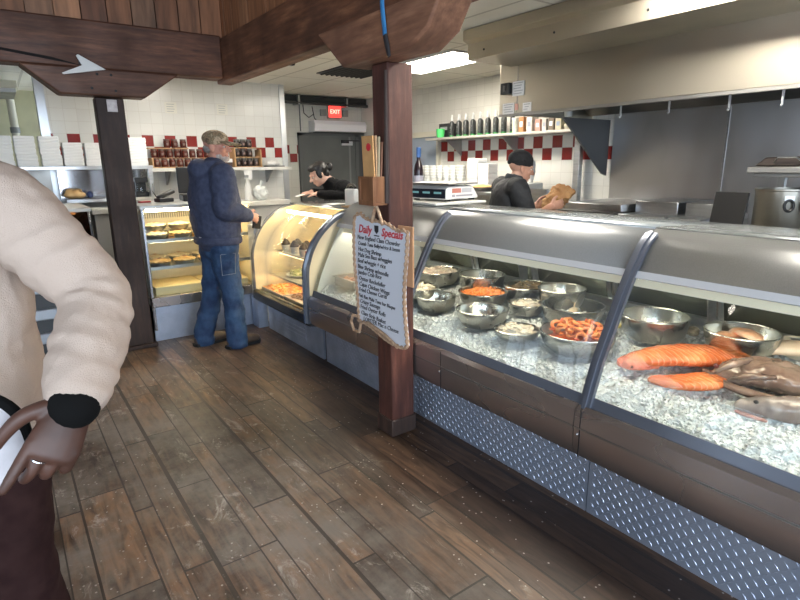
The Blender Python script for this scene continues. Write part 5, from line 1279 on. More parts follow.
MB().box((q.x - .03, 6.07, 1.38), (q.x + .015, 6.09, 1.41)).build('trigger', GREY, t, bevel=.004)
q = ony(262, 205, 6.1)
t = thing('plastic_bag', 'crumpled clear plastic bag on the counter beyond the deli case', 'bag', (q.x, 6.1, 1.12))
MB().ball((q.x, 6.12, 1.20), (.09, .07, .085)).build('bag_film', mat('bag_film', (.60, .62, .60), .3), t, remesh=.01, disp=((.03, .04),))
MB().tube([(q.x, 6.12, 1.26), (q.x + .01, 6.12, 1.30), (q.x + .03, 6.12, 1.33)], [.02, .012, .026], 8).build('twisted_neck', bpy.data.materials['bag_film'], t)
# far room seen past the back wall
t = thing('drain_pipe', 'pale vertical pipe with dark joint in the far room', 'pipe', (.12, 8.9, 1.5))
q = ony(10, 100, 8.9)
MB().tube([(q.x, 8.9, .0), (q.x, 8.9, 2.45)], .045, 14).build('pipe', mat('cream_pipe', (.60, .58, .48), .4), t)
MB().tube([(q.x, 8.9, 1.95), (q.x, 8.9, 2.02)], .055, 14).build('joint', GREY, t)
t = thing('exhaust_canopy', 'pale boxed canopy near the ceiling of the far room', 'canopy', (-.6, 8.0, 2.3))
MB().box((-2.5, 7.6, 2.36), (.35, 8.5, 2.44)).build('canopy_box', mat('cream_canopy', (.62, .58, .47), .5), t, bevel=.01)
MB().box((-2.5, 7.65, 2.32), (.33, 8.45, 2.36)).build('canopy_rim', STEEL_D, t)
for x_, z_, w in ((1.62, 1.95, 'nearer the slim post'), (2.20, 1.98, 'nearer the customer')):
    a = ony((166 if x_ < 2 else 218), 102 if x_ < 2 else 104, JY - .004)
    t = thing('paper_sign', 'small pale printed notice taped on the white tiles %s' % w, 'notice', (a.x, JY - .004, a.z))
    MB().box((a.x - .02, JY - .004, a.z - .12), (a.x + .11, JY - .001, a.z)).build('sheet', mat('old_paper', (.70, .68, .60), .8), t, flat=True)
    b = MB()
    for i in range(4): b.box((a.x, JY - .005, a.z - .025 - i * .026), (a.x + .085 - .01 * (i % 2), JY - .004, a.z - .018 - i * .026))
    b.build('printed_lines', bpy.data.materials['faded_print'], t, flat=True)

# ------------------------------------------------------------------ food in the pastry and deli cases
CR = mat('golden_crust', (.62, .38, .14), .55, 0, (.82, .60, .30), 14, bmp=.4)
CRP = mat('pale_crust', (.82, .68, .42), .55, 0, (.88, .78, .56), 14, bmp=.4)
def pie(name, crust, fill, lab):
    t = thing(name, lab, 'pie', (0, 0, 0))
    MB().lathe([(0, 0), (.075, 0), (.095, .03), (.10, .032), (.09, .028), (.07, .004), (0, .004)], (0, 0, 0), 24).build('foil_pan', STEEL, t)
    MB().lathe([(0, .012), (.088, .030), (.094, .038), (.088, .046), (.07, .048), (.03, .062), (0, .066)], (0, 0, 0), 24).build('crust', crust, t)
    b = MB()
    for k in range(12): b.ball((.088 * math.cos(k * PI / 6), .088 * math.sin(k * PI / 6), .043), (.016, .012, .009), (0, 0, k * PI / 6 + PI / 2), 8, 5)
    b.build('crimped_edge', crust, t)
    MB().lathe([(.012, .064), (.02, .068), (.012, .069), (0, .069)], (0, 0, 0), 12).build('filling', fill, t)
    return t
BERRY = mat('berry_filling', (.16, .02, .02), .3); AMBER = mat('amber_filling', (.55, .22, .03), .3)
pA = pie('fruit_pie', CR, BERRY, 'x'); pB = pie('cream_pie', CRP, AMBER, 'x'); u1 = u2 = False
spots = []
for k in range(4): spots.append((pA if k % 2 else pB, 1.08 + k * .205, 5.19, .891, 'pie in the front row on the top pastry shelf, %s from the slim post' % ORD[k]))
for k in range(4): spots.append((pB, 1.09 + k * .205, 5.42, .891, 'pale pie in the rear row on the top pastry shelf, %s from the slim post' % ORD[k]))
for k in range(3): spots.append((pA, 1.08 + k * .215, 5.17, .651, 'golden pie on the middle pastry shelf, %s from the slim post' % ORD[k]))
for k in range(3): spots.append((pB, 1.10 + k * .215, 5.44, .651, 'pale pie at the back of the middle pastry shelf, %s from the slim post' % ORD[k]))
used = set()
for pr, x_, y_, z_, lab in spots:
    g = 'pies in the pastry case'
    if pr.name not in used: used.add(pr.name); pr.location = (x_, y_, z_); pr['label'] = lab; pr['group'] = g
    else: dup(pr, (x_, y_, z_), rnd.uniform(0, 6), lab, g)
for k in range(3):
    x_ = 1.10 + k * .21
    dup(pB, (x_, 5.30, .96), rnd.uniform(0, 6), 'pale pie stacked on the top shelf pies, %s from the slim post' % ORD[k], 'pies in the pastry case')
tag_row = thing('price_tag', 'x', 'price tag', (0, 0, 0), 0, 'orange price tags on the pastry shelf')
MB().obox((0, 0, .02), (.05, .003, .036), (-.2, 0, 0)).build('tag_card', mat('orange_tag', (.80, .36, .06), .5), tag_row)
MB().obox((0, -.002, .02), (.035, .001, .012), (-.2, 0, 0)).build('tag_print', mat('tag_print', (.15, .08, .04), .5), tag_row)
for k in range(4):
    lab = 'small orange price tag on the top pastry shelf, %s from the slim post' % ORD[k]
    loc = (1.185 + k * .205, 5.087, .8915)
    if k == 0: tag_row.location = loc; tag_row['label'] = lab
    else: dup(tag_row, loc, label=lab)
t = thing('cream_tray', 'low cream cardboard tray at the bottom of the pastry case', 'tray', (1.4, 5.25, .396))
MB().box((1.0, 5.08, .396), (1.42, 5.5, .47)).build('tray_box', mat('cream_card', (.78, .66, .38), .6), t, bevel=.006)
MB().box((1.44, 5.08, .396), (1.85, 5.5, .46)).build('tray_box', bpy.data.materials['cream_card'], t, bevel=.006)
# deli case dishes
cup = thing('dessert_cup', 'x', 'dessert', (0, 0, 0), 0, 'chocolate topped dessert cups')
MB().lathe([(0, 0), (.034, 0), (.043, .062), (0, .062)], (0, 0, 0), 16).build('clear_cup', mat('cream_cup', (.74, .70, .62), .3), cup)
MB().lathe([(.041, .062), (.044, .07), (.03, .092), (.012, .118), (0, .12)], (0, 0, 0), 16).build('chocolate_swirl', mat('chocolate', (.035, .018, .013), .3), cup)
for k in range(6):
    loc = (2.075 if k % 2 == 0 else 2.15, 4.66 - k * .092, .7435); lab = 'white dessert cup with dark chocolate swirl, %s from the end of the deli case' % ORD[k]
    if k == 0: cup.location = loc; cup['label'] = lab
    else: dup(cup, loc, label=lab)
t = thing('red_tub', 'small red jelly tub beside the chocolate dessert cups', 'tub', (2.045, 4.115, .7435))
MB().lathe([(0, 0), (.034, 0), (.042, .07), (0, .07)], (2.045, 4.115, .7435), 18).build('tub_body', mat('red_jelly', (.62, .03, .02), .25), t)
MB().lathe([(.044, .07), (.044, .078), (0, .078)], (2.045, 4.115, .7435), 18).build('lid', WHITE, t)
GARN = mat('green_salad', (.22, .32, .06), .5, 0, (.74, .70, .45), 30); MEAT = mat('dark_meat', (.12, .05, .025), .35, 0, (.32, .15, .07), 20); PASTA = mat('orange_pasta', (.72, .26, .05), .4, 0, (.85, .48, .14), 22); ROLL = mat('golden_roll', (.55, .30, .08), .5, 0, (.70, .50, .2), 12)
PLATE = mat('white_plate', (.78, .76, .70), .3)
def plate(x_, y_, z_, rx, ry, m, lab, name, seed, piece='topping'):
    t = thing(name, lab, 'dish', (x_, y_, z_))
    M_ = Matrix.Diagonal((1, ry / rx, 1, 1))
    MB().lathe([(0, 0), (rx * .7, 0), (rx, .018), (rx * .98, .022), (rx * .68, .006), (0, .006)], (x_, y_, z_), 28, M_).build('platter', PLATE, t)
    r = random.Random(seed); b = MB()
    for k in range(60):
        a = r.uniform(0, 2 * PI); q = math.sqrt(r.random()) * .8
        chip(b, V((x_ + rx * q * math.cos(a), y_ + ry * q * math.sin(a), z_ + .018 + .04 * (1 - q * q))), Euler((r.uniform(-.6, .6), r.uniform(-.6, .6), r.uniform(0, 6))), r)
    b.lathe([(0, .004), (rx * .8, .01), (rx * .5, .035), (0, .045)], (x_, y_, z_), 20, M_)
    o = b.build(piece, m, t); o['kind'] = 'stuff'
    return t
plate(2.12, 4.48, .5335, .13, .14, GARN, 'white platter of green salad on the middle deli shelf', 'salad_platter', 1)
plate(2.12, 4.15, .5335, .13, .14, MEAT, 'white platter of dark glazed meat on the middle deli shelf', 'meat_platter', 2)
plate(2.12, 3.86, .5335, .12, .12, GARN, 'green salad platter beside the joint of deli and seafood cases', 'salad_platter', 3)
t = thing('stuffed_loaf', 'long golden stuffed loaf at the end of the top deli shelf', 'loaf', (2.36, 4.55, .7435))
MB().limb([(2.30, 4.70, .785), (2.34, 4.55, .79), (2.36, 4.38, .785)], [.035, .045, .035], 16).build('loaf_body', ROLL, t, remesh=.008, disp=((.03, .012),))
b = MB()
for k in range(4): b.tube([(2.285 + .02 * k, 4.66 - .07 * k, .815), (2.33 + .015 * k, 4.655 - .07 * k, .838), (2.375 + .01 * k, 4.65 - .07 * k, .815)], .006, 6)
b.build('score_marks', CRP, t)
plate(2.38, 4.1, .7435, .14, .2, CREAM, 'pale potato salad platter at the back of the top deli shelf', 'potato_platter', 5)
for k, (x0, y0, m, lab) in enumerate(((1.84, 4.27, PASTA, 'tray of orange baked pasta at the end of the deli case floor'), (1.84, 3.78, MEAT, 'tray of dark glazed food on the deli case floor by the joint'), (2.2, 4.27, ROLL, 'tray of golden pastries at the back of the deli case floor'))):
    t = thing('food_tray', lab, 'tray', (x0 + .16, y0 + .23, .401))
    MB().box((x0, y0, .401), (x0 + .32, y0 + .46, .407)).box((x0, y0, .401), (x0 + .005, y0 + .46, .43)).box((x0 + .315, y0, .401), (x0 + .32, y0 + .46, .43)).box((x0, y0, .401), (x0 + .32, y0 + .005, .43)).box((x0, y0 + .455, .401), (x0 + .32, y0 + .46, .43)).build('tray_shell', BLACK if k == 1 else STEEL, t)
    r = random.Random(k); b = MB()
    for i in range(130): chip(b, V((x0 + r.uniform(.02, .30), y0 + r.uniform(.02, .44), .43 + r.uniform(0, .014))), Euler((r.uniform(-.5, .5), r.uniform(-.5, .5), r.uniform(0, 6))), r)
    b.box((x0 + .006, y0 + .006, .407), (x0 + .314, y0 + .454, .43)); o = b.build('filling', m, t); o['kind'] = 'stuff'
for k, (x_, y_, rz, lab) in enumerate(((2.36, 4.22, .3, 'white paper sheet on the deli counter by the woman'), (2.55, 3.98, -.2, 'folded white paper on the deli counter beside the menu box'))):
    o = MB().obox((x_, y_, 1.1815), (.20, .14, .003), (0, 0, rz)).build('paper_sheet', PAPER, loc=(x_, y_, 1.18)); tag(o, lab, 'paper')
o = MB().obox((2.28, 3.80, 1.186), (.10, .16, .012), (0, 0, .1)).build('wooden_board', LIGHTWOOD, loc=(2.28, 3.8, 1.18)); tag(o, 'small tan wooden board on the deli counter below the menu box', 'board')
# ------------------------------------------------------------------ people
def hand(b, w, f, n, thumb, curl=.35, s=1.0, spread=1.0, curls=None):
    w = V(w); f = V(f).normalized(); n = V(n); n = (n - f * n.dot(f)).normalized(); l = f.cross(n) * thumb
    b.limb([w - f * .02 * s, w + f * .03 * s, w + f * .062 * s, w + f * .085 * s], [(.019 * s, .024 * s), (.016 * s, .034 * s), (.014 * s, .039 * s), (.011 * s, .038 * s)], 16, flat=n, dens=.012)
    for i, (off, L_) in enumerate(((.030, .074), (.0105, .082), (-.0100, .076), (-.030, .060))):
        c = curls[i] if curls else curl
        p = w + f * (.080 - abs(off) * .25) * s + l * off * s; d0 = (f + l * off * 2.2 * spread).normalized()
        pts = [p]; a = c * .5
        for seg in (.44, .32, .24):
            dd = d0 * math.cos(a) + n * math.sin(a); p = p + dd * L_ * seg * s; pts.append(p); a += c
        b.limb(pts, [.0095 * s, .0092 * s, .0084 * s, .0068 * s], 10, dens=.01)
    p = w + f * .012 * s + l * .020 * s; d1 = (f * .62 + l * .75 + n * .25).normalized(); d2 = (f * .85 + l * .35 + n * .4).normalized(); d3 = (f * .9 + l * .05 + n * .45).normalized()
    b.limb([p, p + d1 * .042 * s, p + d1 * .042 * s + d2 * .034 * s, p + d1 * .042 * s + d2 * .034 * s + d3 * .026 * s], [.015 * s, .0125 * s, .0105 * s, .0075 * s], 10, dens=.01)
def hframe(c, yaw, pitch=0, roll=0):
    # head axes: x right, y forward, z up
    return Matrix.Translation(V(c)) @ Matrix.Rotation(yaw - PI / 2, 4, 'Z') @ Matrix.Rotation(pitch, 4, 'X') @ Matrix.Rotation(roll, 4, 'Y')
def head_shape(b, Hm, s=1.0):
    old = b.M; b.M = Hm @ Matrix.Scale(s, 4)
    b.ball((0, -.015, .035), (.074, .096, .085), seg=24, rings=16).ball((0, .018, -.025), (.064, .075, .085), seg=24, rings=16).ball((0, .048, -.088), (.036, .036, .028)).ball((0, .02, -.075), (.054, .055, .035))
    b.limb([(0, .088, .018), (0, .100, -.004), (0, .113, -.026)], [.009, .011, .014], 12, dens=.008)
    b.ball((.011, .098, -.030), (.010, .012, .008)).ball((-.011, .098, -.030), (.010, .012, .008))
    b.ball((.028, .078, .024), (.028, .016, .010)).ball((-.028, .078, .024), (.028, .016, .010))
    b.ball((.038, .066, -.022), (.024, .022, .022)).ball((-.038, .066, -.022), (.024, .022, .022))
    b.ball((0, .086, -.058), (.022, .012, .006)).ball((0, .084, -.068), (.020, .012, .007))
    for sx in (1, -1):
        b.ball((sx * .073, -.008, -.006), (.010, .022, .033), (.15, 0, sx * .35)); b.ball((sx * .072, -.004, -.028), (.009, .012, .014))
    b.M = old
def eyes(Hm, parent, iris=(.05, .03, .02), s=1.0):
    for sx in (1, -1):
        b = MB(); b.M = Hm @ Matrix.Scale(s, 4); b.ball((sx * .029, .0775, .002), (.0135, .011, .0085), seg=14, rings=8)
        e = b.build('eye', EYE, parent)
        b = MB(); b.M = Hm @ Matrix.Scale(s, 4); b.ball((sx * .029, .0865, .002), (.0055, .0032, .0055), seg=12, rings=8); b.build('iris', mat('iris', iris, .2), e)
EYE = mat('eye_white', (.62, .58, .54), .25)
def person(name, label, pos, skin, J, face_yaw, vox=.0055, hs=1.0, pitch=0, roll=0, hands=True, iris=(.05, .03, .02)):
    # J: joints in room coordinates; one continuous skin surface
    t = thing(name, label, 'person', pos)
    Hm = hframe(J['head'], face_yaw, pitch, roll)
    b = MB()
    fl = V(J['left']); fw = V(J['fwd'])
    b.limb([J['pelvis'] - V((0, 0, .06)), J['pelvis'] + V((0, 0, .05)), J['waist'], J['chest'], J['neck'] - (J['neck'] - J['chest']) * .25], [(.105, .150), (.105, .150), (.090, .130), (.105, .155), (.06, .10)], 24, flat=fw)
    b.limb([J['neck'] - (J['head'] - J['neck']) * .5, J['neck'], J['head'] - V((0, 0, .03))], [.062, .055, .052], 16)
    head_shape(b, Hm, hs)
    for s in ('l', 'r'):
        sg = 1 if s == 'l' else -1
        b.limb([J['chest'] + fl * sg * .10 + V((0, 0, .06)), J['sh_' + s], J['el_' + s], J['wr_' + s]], [.055, .055, .042, .027], 16)
        b.limb([J['pelvis'] + fl * sg * .085, J['kn_' + s], J['an_' + s]], [.090, .056, .042], 16)
        b.limb([J['an_' + s] - V((0, 0, .035)) - fw * .03, J['an_' + s] + fw * .06 - V((0, 0, .045)), J['an_' + s] + fw * .15 - V((0, 0, .055))], [.035, .036, .022], 14)
        h = J['hand_' + s]
        hand(b, J['wr_' + s], h[0], h[1], h[2], h[3], h[4] if len(h) > 4 else 1.0, curls=h[5] if len(h) > 5 else None)
    o = b.build('body', skin, t, remesh=vox, smooth=2)
    eyes(Hm, t, iris, hs)
    return t, Hm
def folds(amp, freq, seed=0, mix=1.6):
    def w(L_, th): return 1 + amp * math.sin(L_ * freq + mix * math.sin(th + seed) + seed) * (.5 + .5 * math.sin(L_ * freq * .37 + seed * 2 + math.cos(th)))
    return w
def JJ(c, yaw, pelvis_h, d):
    # joints given in the person's own axes (forward, left, up) -> room
    f = V((math.cos(yaw), math.sin(yaw), 0)); l = V((-f.y, f.x, 0)); o = {}
    for k, p in d.items():
        o[k] = V((c[0], c[1], 0)) + f * p[0] + l * p[1] + V((0, 0, p[2]))
    o['fwd'] = f; o['left'] = l
    return o
def skin(name, c1, c2): return mat(name, c1, .5, 0, c2, 12, sss=.08)

# --- customer in the navy hooded jacket, seen from behind on his right side
yaw = math.radians(8)
J = JJ((1.43, 4.57), yaw, .93, dict(pelvis=(0, 0, .93), waist=(0, 0, 1.08), chest=(.0, 0, 1.32), neck=(.02, 0, 1.51), head=(.06, 0, 1.663),
    sh_l=(0, .19, 1.44), el_l=(.02, .25, 1.16), wr_l=(.24, .17, 1.10), sh_r=(-.01, -.20, 1.44), el_r=(-.04, -.255, 1.18), wr_r=(.19, -.21, 1.115),
    kn_l=(-.03, .115, .50), an_l=(-.14, .13, .09), kn_r=(.03, -.11, .50), an_r=(.03, -.13, .09)))
f, l = J['fwd'], J['left']
J['hand_l'] = (f - l * .35, V((0, 0, -1)) + l * -.2, 1, .4); J['hand_r'] = (f * .9 + l * .25 - V((0, 0, .35)), l + V((0, 0, -.2)), 1, .65)
cust, Hm = person('person', 'person in navy hooded jacket, jeans and camouflage cap standing at the deli case', (1.47, 4.57, 0), skin('ruddy_skin', (.46, .20, .14), (.56, .29, .21)), J, math.radians(-44), pitch=-.06)
NAVY = mat('navy_fleece', (.034, .043, .085), .85, 0, (.052, .064, .115), 30, bmp=.25, bscale=220)
b = MB()
b.limb([J['pelvis'] + V((0, 0, .02)), J['waist'], J['chest'] - V((0, 0, .08)), J['chest'] + V((0, 0, .08)), J['neck'] - V((0, 0, .02))], [(.170, .232), (.190, .245), (.195, .245), (.18, .225), (.095, .12)], 28, folds(.022, 30, 1), flat=f)
for s, sg in (('l', 1), ('r', -1)):
    b.limb([J['chest'] + l * sg * .12 + V((0, 0, .09)), J['sh_' + s], (J['sh_' + s] + J['el_' + s]) / 2 + l * sg * .015, J['el_' + s], (J['el_' + s] + J['wr_' + s]) / 2, J['wr_' + s] - (J['wr_' + s] - J['el_' + s]) * .12], [.092, .102, .098, .088, .078, .058], 22, folds(.035, 52, 2 + sg), flat=f)
b.limb([J['neck'] + f * .07 + l * .05 - V((0, 0, .02)), J['neck'] + l * .12 - V((0, 0, .0)), J['neck'] - f * .09 + l * .06 + V((0, 0, .0)), J['neck'] - f * .115 - V((0, 0, .03)), J['neck'] - f * .09 - l * .06 + V((0, 0, .0)), J['neck'] - l * .12 - V((0, 0, .0)), J['neck'] + f * .07 - l * .05 - V((0, 0, .02))], [.035, .045, .055, .065, .055, .045, .035], 18, folds(.05, 40, 4))
b.ball(J['neck'] - f * .115 - V((0, 0, .03)), (.10, .125, .09), (0, .3, yaw))
jk = b.build('hooded_jacket', NAVY, cust, remesh=.008, smooth=3, disp=((.12, .024), (.04, .006)))
b = MB(); b.tube([J['pelvis'] + f * (.172 * math.cos(a)) + l * (.230 * math.sin(a)) + V((0, 0, -.01)) for a in [i * PI / 14 for i in range(28)]], [(.03, .012)] * 28, 10, closed=True, flat=(0, 0, 1)); b.build('waist_band', NAVY, jk)
b = MB(); b.limb([J['wr_r'] - (J['wr_r'] - J['el_r']) * .16, J['wr_r'] - (J['wr_r'] - J['el_r']) * .02], [.043, .040], 18); b.build('cuff', NAVY, jk)
b = MB(); b.limb([J['wr_l'] - (J['wr_l'] - J['el_l']) * .16, J['wr_l'] - (J['wr_l'] - J['el_l']) * .02], [.043, .040], 18); b.build('cuff', NAVY, jk)
DENIM = mat('blue_denim', (.010, .028, .080), .8, 0, (.032, .078, .165), 7, bmp=.3, bscale=300)
b = MB()
b.limb([J['pelvis'] - V((0, 0, .10)), J['pelvis'] - V((0, 0, .0)), J['pelvis'] + V((0, 0, .06))], [(.125, .17), (.135, .185), (.13, .18)], 26, flat=f)
for s, sg in (('l', 1), ('r', -1)):
    k_, a_ = J['kn_' + s], J['an_' + s]
    b.limb([J['pelvis'] + l * sg * .095 - V((0, 0, .05)), J['pelvis'] * .45 + k_ * .55 + l * sg * .01, k_, k_ * .5 + a_ * .5, a_ + V((0, 0, .02)), a_ - V((0, 0, .045))], [.125, .105, .088, .085, .086, .088], 24, folds(.045, 44, 3 + sg), flat=f)
jn = b.build('jeans', DENIM, cust, remesh=.008, smooth=2, disp=((.09, .024), (.03, .007)))
STI = mat('pale_stitching', (.22, .24, .26), .8)
b = MB(); c_ = J['pelvis'] - l * .205 - f * .03 - V((0, 0, .20))
b.tube([c_ + V((0, 0, .09)) + f * .07, c_ + V((0, 0, .09)) - f * .06, c_ - V((0, 0, .08)) - f * .055 + l * .008, c_ - V((0, 0, .08)) + f * .06 + l * .008], .0025, 6, closed=True); b.build('tool_pocket_seam', STI, jn)
b = MB(); c_ = J['pelvis'] - f * .165 - l * .03 + V((0, 0, .015)); b.obox(c_, (.004, .035, .022), (0, 0, yaw)); b.build('back_patch', mat('white_patch', (.6, .6, .6), .6), jn)
BOOT = mat('brown_boot', (.055, .035, .024), .55, 0, (.10, .07, .05), 14)
for s in ('l', 'r'):
    a_ = J['an_' + s]; a_ = V((a_.x, a_.y, .09))
    b = MB(); b.limb([a_ + V((0, 0, .04)), a_ - V((0, 0, .02)) , a_ + f * .03 - V((0, 0, .035))], [.058, .056, .05], 18); b.limb([a_ - f * .055 - V((0, 0, .04)), a_ + f * .06 - V((0, 0, .036)), a_ + f * .175 - V((0, 0, .046))], [(.044, .042), (.045, .05), (.034, .046)], 18, flat=(0, 0, 1))
    bt_ = b.build('boot', BOOT, cust, remesh=.007, smooth=3)
    b = MB(); b.prism([(-.105, 0), (-.10, .04), (0, .044), (.10, .05), (.20, .038), (.222, 0), (.19, -.04), (.1, -.05), (0, -.04), (-.09, -.04)], lambda u, v, h: V((a_.x, a_.y, 0)) + f * u + l * v + V((0, 0, h)), .0, .024); b.build('boot_sole', RUBBER, bt_)
def camo():
    m, nt, b = nodes('camouflage_cloth')
    n = N(nt, 'ShaderNodeTexNoise'); n.inputs['Scale'].default_value = 22; n.inputs['Detail'].default_value = 2; nt.links.new(coords(nt), n.inputs['Vector'])
    nt.links.new(ramp(nt, n.outputs['Fac'], [(.36, (.10, .07, .045)), (.46, (.32, .22, .13)), (.55, (.15, .12, .07)), (.62, (.44, .33, .22))]), b.inputs['Base Color']); b.inputs['Roughness'].default_value = .85; return m
b = MB(); b.M = Hm
b.ball((0, -.012, .062), (.086, .108, .070), seg=26, rings=16); b.limb([(0, -.1, .03), (.08, -.01, .035), (0, .085, .04), (-.08, -.01, .035), (0, -.1, .03)], [(.022, .008)] * 5, 10, flat=(0, 0, 1))
cp_ = b.build('cap', camo(), cust, remesh=.006, smooth=2)
b = MB(); b.M = Hm; b.sheet([[(x_, .070 + .135 * r_ * math.sqrt(max(0, 1 - (x_ / .085) ** 2)) + .0, .048 + .0 - r_ * .022 - abs(x_) * .14) for x_ in [-.075 + .15 * i / 12 for i in range(13)]] for r_ in (0, .33, .66, 1)])
b.build('cap_brim', camo(), cp_, solid=.010, off=0)
b = MB(); b.M = Hm; b.ball((0, -.058, -.015), (.066, .055, .042)); b.build('grey_hair', mat('grey_hair', (.20, .17, .15), .8, 0, (.32, .29, .26), 40, bmp=.5), cust, remesh=.006, smooth=2)
b = MB(); b.M = Hm; b.ball((0, .066, -.092), (.042, .038, .026)).ball((.045, .035, -.075), (.016, .032, .026)).ball((-.045, .035, -.075), (.016, .032, .026)); b.build('grey_beard', mat('grey_beard', (.34, .28, .25), .85, 0, (.50, .45, .42), 50, bmp=.6), cust, remesh=.005, smooth=2)
hp = J['wr_r'] + (f * .9 + l * .25 - V((0, 0, .35))).normalized() * .10
w_ = thing('wallet', 'black wallet held in the hand of the customer in the navy jacket', 'wallet', hp)
b = MB(); b.obox(hp + f * .0 + l * .022 - V((0, 0, .03)), (.075, .018, .11), (.1, .15, yaw)); b.build('leather', BLACK, w_, bevel=.006)
b = MB(); b.obox(hp + l * .033 - V((0, 0, .03)), (.06, .004, .095), (.1, .15, yaw)); b.build('card_slot', mat('dark_card', (.05, .05, .055), .4), w_)

# --- woman behind the deli case, bent over the counter
yaw = math.radians(172)
hd = depth(321, 173, 5.6)
J = JJ((hd.x + .27, hd.y + .02), yaw, .9, dict(pelvis=(-.10, 0, .90), waist=(-.05, 0, 1.02), chest=(.06, 0, 1.19), neck=(.175, 0, 1.355), head=(.27, 0, hd.z - .015),
    sh_l=(.06, .175, 1.275), el_l=(.03, .26, 1.20), wr_l=(.33, .09, 1.22), sh_r=(.06, -.175, 1.275), el_r=(.08, -.25, 1.20), wr_r=(.34, -.05, 1.235),
    kn_l=(-.08, .09, .5), an_l=(-.12, .1, .09), kn_r=(-.08, -.09, .5), an_r=(-.12, -.1, .09)))
f, l = J['fwd'], J['left']
J['hand_l'] = (f * .8 - l * .4 + V((0, 0, .1)), V((0, 0, -1)), 1, .35, .92); J['hand_r'] = (f * .8 + l * .4, V((0, 0, -1)), -1, .35, .92)
wom, Hm = person('person', 'person with dark hair in a bun and black top leaning over the deli counter', (J['pelvis'].x, J['pelvis'].y, 0), skin('fair_skin', (.60, .36, .27), (.68, .44, .34)), J, yaw - .05, hs=.95, pitch=-.45)
BLKT = mat('black_knit', (.005, .005, .006), .9, 0, (.010, .010, .011), 40, bmp=.3, spec=.2)
b = MB()
b.limb([J['pelvis'] - V((0, 0, .05)), J['waist'], J['chest'] - V((0, 0, .05)), J['chest'] + f * .03 + V((0, 0, .06)), J['neck'] - f * .02 - V((0, 0, .035))], [(.125, .17), (.12, .16), (.135, .185), (.125, .19), (.075, .105)], 26, folds(.04, 40, 1), flat=f)
for s, sg in (('l', 1), ('r', -1)):
    b.limb([J['chest'] + l * sg * .10 + V((0, 0, .07)), J['sh_' + s], J['el_' + s], J['wr_' + s] - (J['wr_' + s] - J['el_' + s]) * .10], [.088, .088, .062, .042], 20, folds(.05, 60, sg), flat=f)
b.build('black_top', BLKT, wom, remesh=.008, smooth=2, disp=((.05, .010),))
def plain_legs(t, J, m, name, r=(.115, .085, .07)):
    b = MB(); b.limb([J['pelvis'] - V((0, 0, .08)), J['pelvis'] + V((0, 0, .06))], [(.115, .165), (.115, .165)], 22, flat=J['fwd'])
    for s, sg in (('l', 1), ('r', -1)):
        b.limb([J['pelvis'] + J['left'] * sg * .09 - V((0, 0, .05)), J['kn_' + s], J['an_' + s] - V((0, 0, .02))], list(r), 20, folds(.04, 40, sg), flat=J['fwd'])
    o = b.build(name, m, t, remesh=.01, smooth=2, disp=((.06, .010),))
    for s in ('l', 'r'):
        a_ = J['an_' + s]; q = MB(); q.limb([a_ - J['fwd'] * .05 - V((0, 0, .048)), a_ + J['fwd'] * .07 - V((0, 0, .045)), a_ + J['fwd'] * .17 - V((0, 0, .055))], [(.041, .042), (.044, .048), (.033, .042)], 16, flat=(0, 0, 1)); q.build('shoe', BLACK, t, remesh=.008, smooth=2)
    return o
plain_legs(wom, J, BLKT, 'trousers')
HAIR = mat('black_hair', (.006, .005, .005), .45, 0, (.014, .011, .010), 30, (1, 1, .3), bmp=.6)
b = MB(); b.M = Hm @ Matrix.Scale(.95, 4)
b.ball((0, -.03, .045), (.083, .098, .088), seg=24, rings=16).ball((0, .02, .085), (.068, .07, .045)).ball((.066, .0, .01), (.018, .04, .055)).ball((-.066, .0, .01), (.018, .04, .055)).ball((0, -.075, -.02), (.06, .045, .055)).ball((0, -.145, .02), (.045, .042, .045))
b.build('hair_bun', HAIR, wom, remesh=.006, smooth=2, disp=((.012, .008),))
hp = (J['wr_l'] + J['wr_r']) / 2 + f * .13
o = MB().obox(hp + V((0, 0, -.01)), (.15, .11, .002), (0, .25, yaw)).build('paper_slip', PAPER, loc=hp); tag(o, 'white paper slip held by the woman in the black top', 'paper')

# --- cook in the black beanie with a paper bag
hd = depth(521, 166, 4.5)
yaw = math.radians(-24)
J = JJ((hd.x - .07, hd.y + .03), yaw, .9, dict(pelvis=(-.06, 0, .90), waist=(-.05, 0, 1.02), chest=(-.03, 0, 1.20), neck=(.02, 0, 1.375), head=(.075, 0, hd.z - .015),
    sh_l=(-.01, .19, 1.315), el_l=(.10, .25, 1.07), wr_l=(.30, .15, 1.15), sh_r=(-.03, -.19, 1.315), el_r=(.05, -.24, 1.09), wr_r=(.29, -.15, 1.165),
    kn_l=(-.02, .1, .48), an_l=(-.06, .11, .09), kn_r=(-.02, -.1, .48), an_r=(-.06, -.11, .09)))
f, l = J['fwd'], J['left']
J['hand_l'] = (f * .9 + V((0, 0, .15)), -l, -1, .45); J['hand_r'] = (f * .95 + l * .15 + V((0, 0, .12)), l, 1, .4)
chef, Hm = person('person', 'person in black beanie and black shirt folding a brown paper bag', (J['pelvis'].x, J['pelvis'].y, 0), skin('tan_skin', (.48, .25, .17), (.58, .33, .24)), J, yaw - .10, pitch=-.22)
BSH = mat('black_shirt', (.012, .013, .015), .75, 0, (.022, .023, .026), 25, bmp=.3)
b = MB()
b.limb([J['pelvis'] - V((0, 0, .06)), J['waist'], J['chest'] - V((0, 0, .05)), J['chest'] + V((0, 0, .06)), J['neck'] - V((0, 0, .03))], [(.15, .19), (.15, .185), (.15, .195), (.13, .18), (.085, .10)], 26, folds(.03, 36, 2), flat=f)
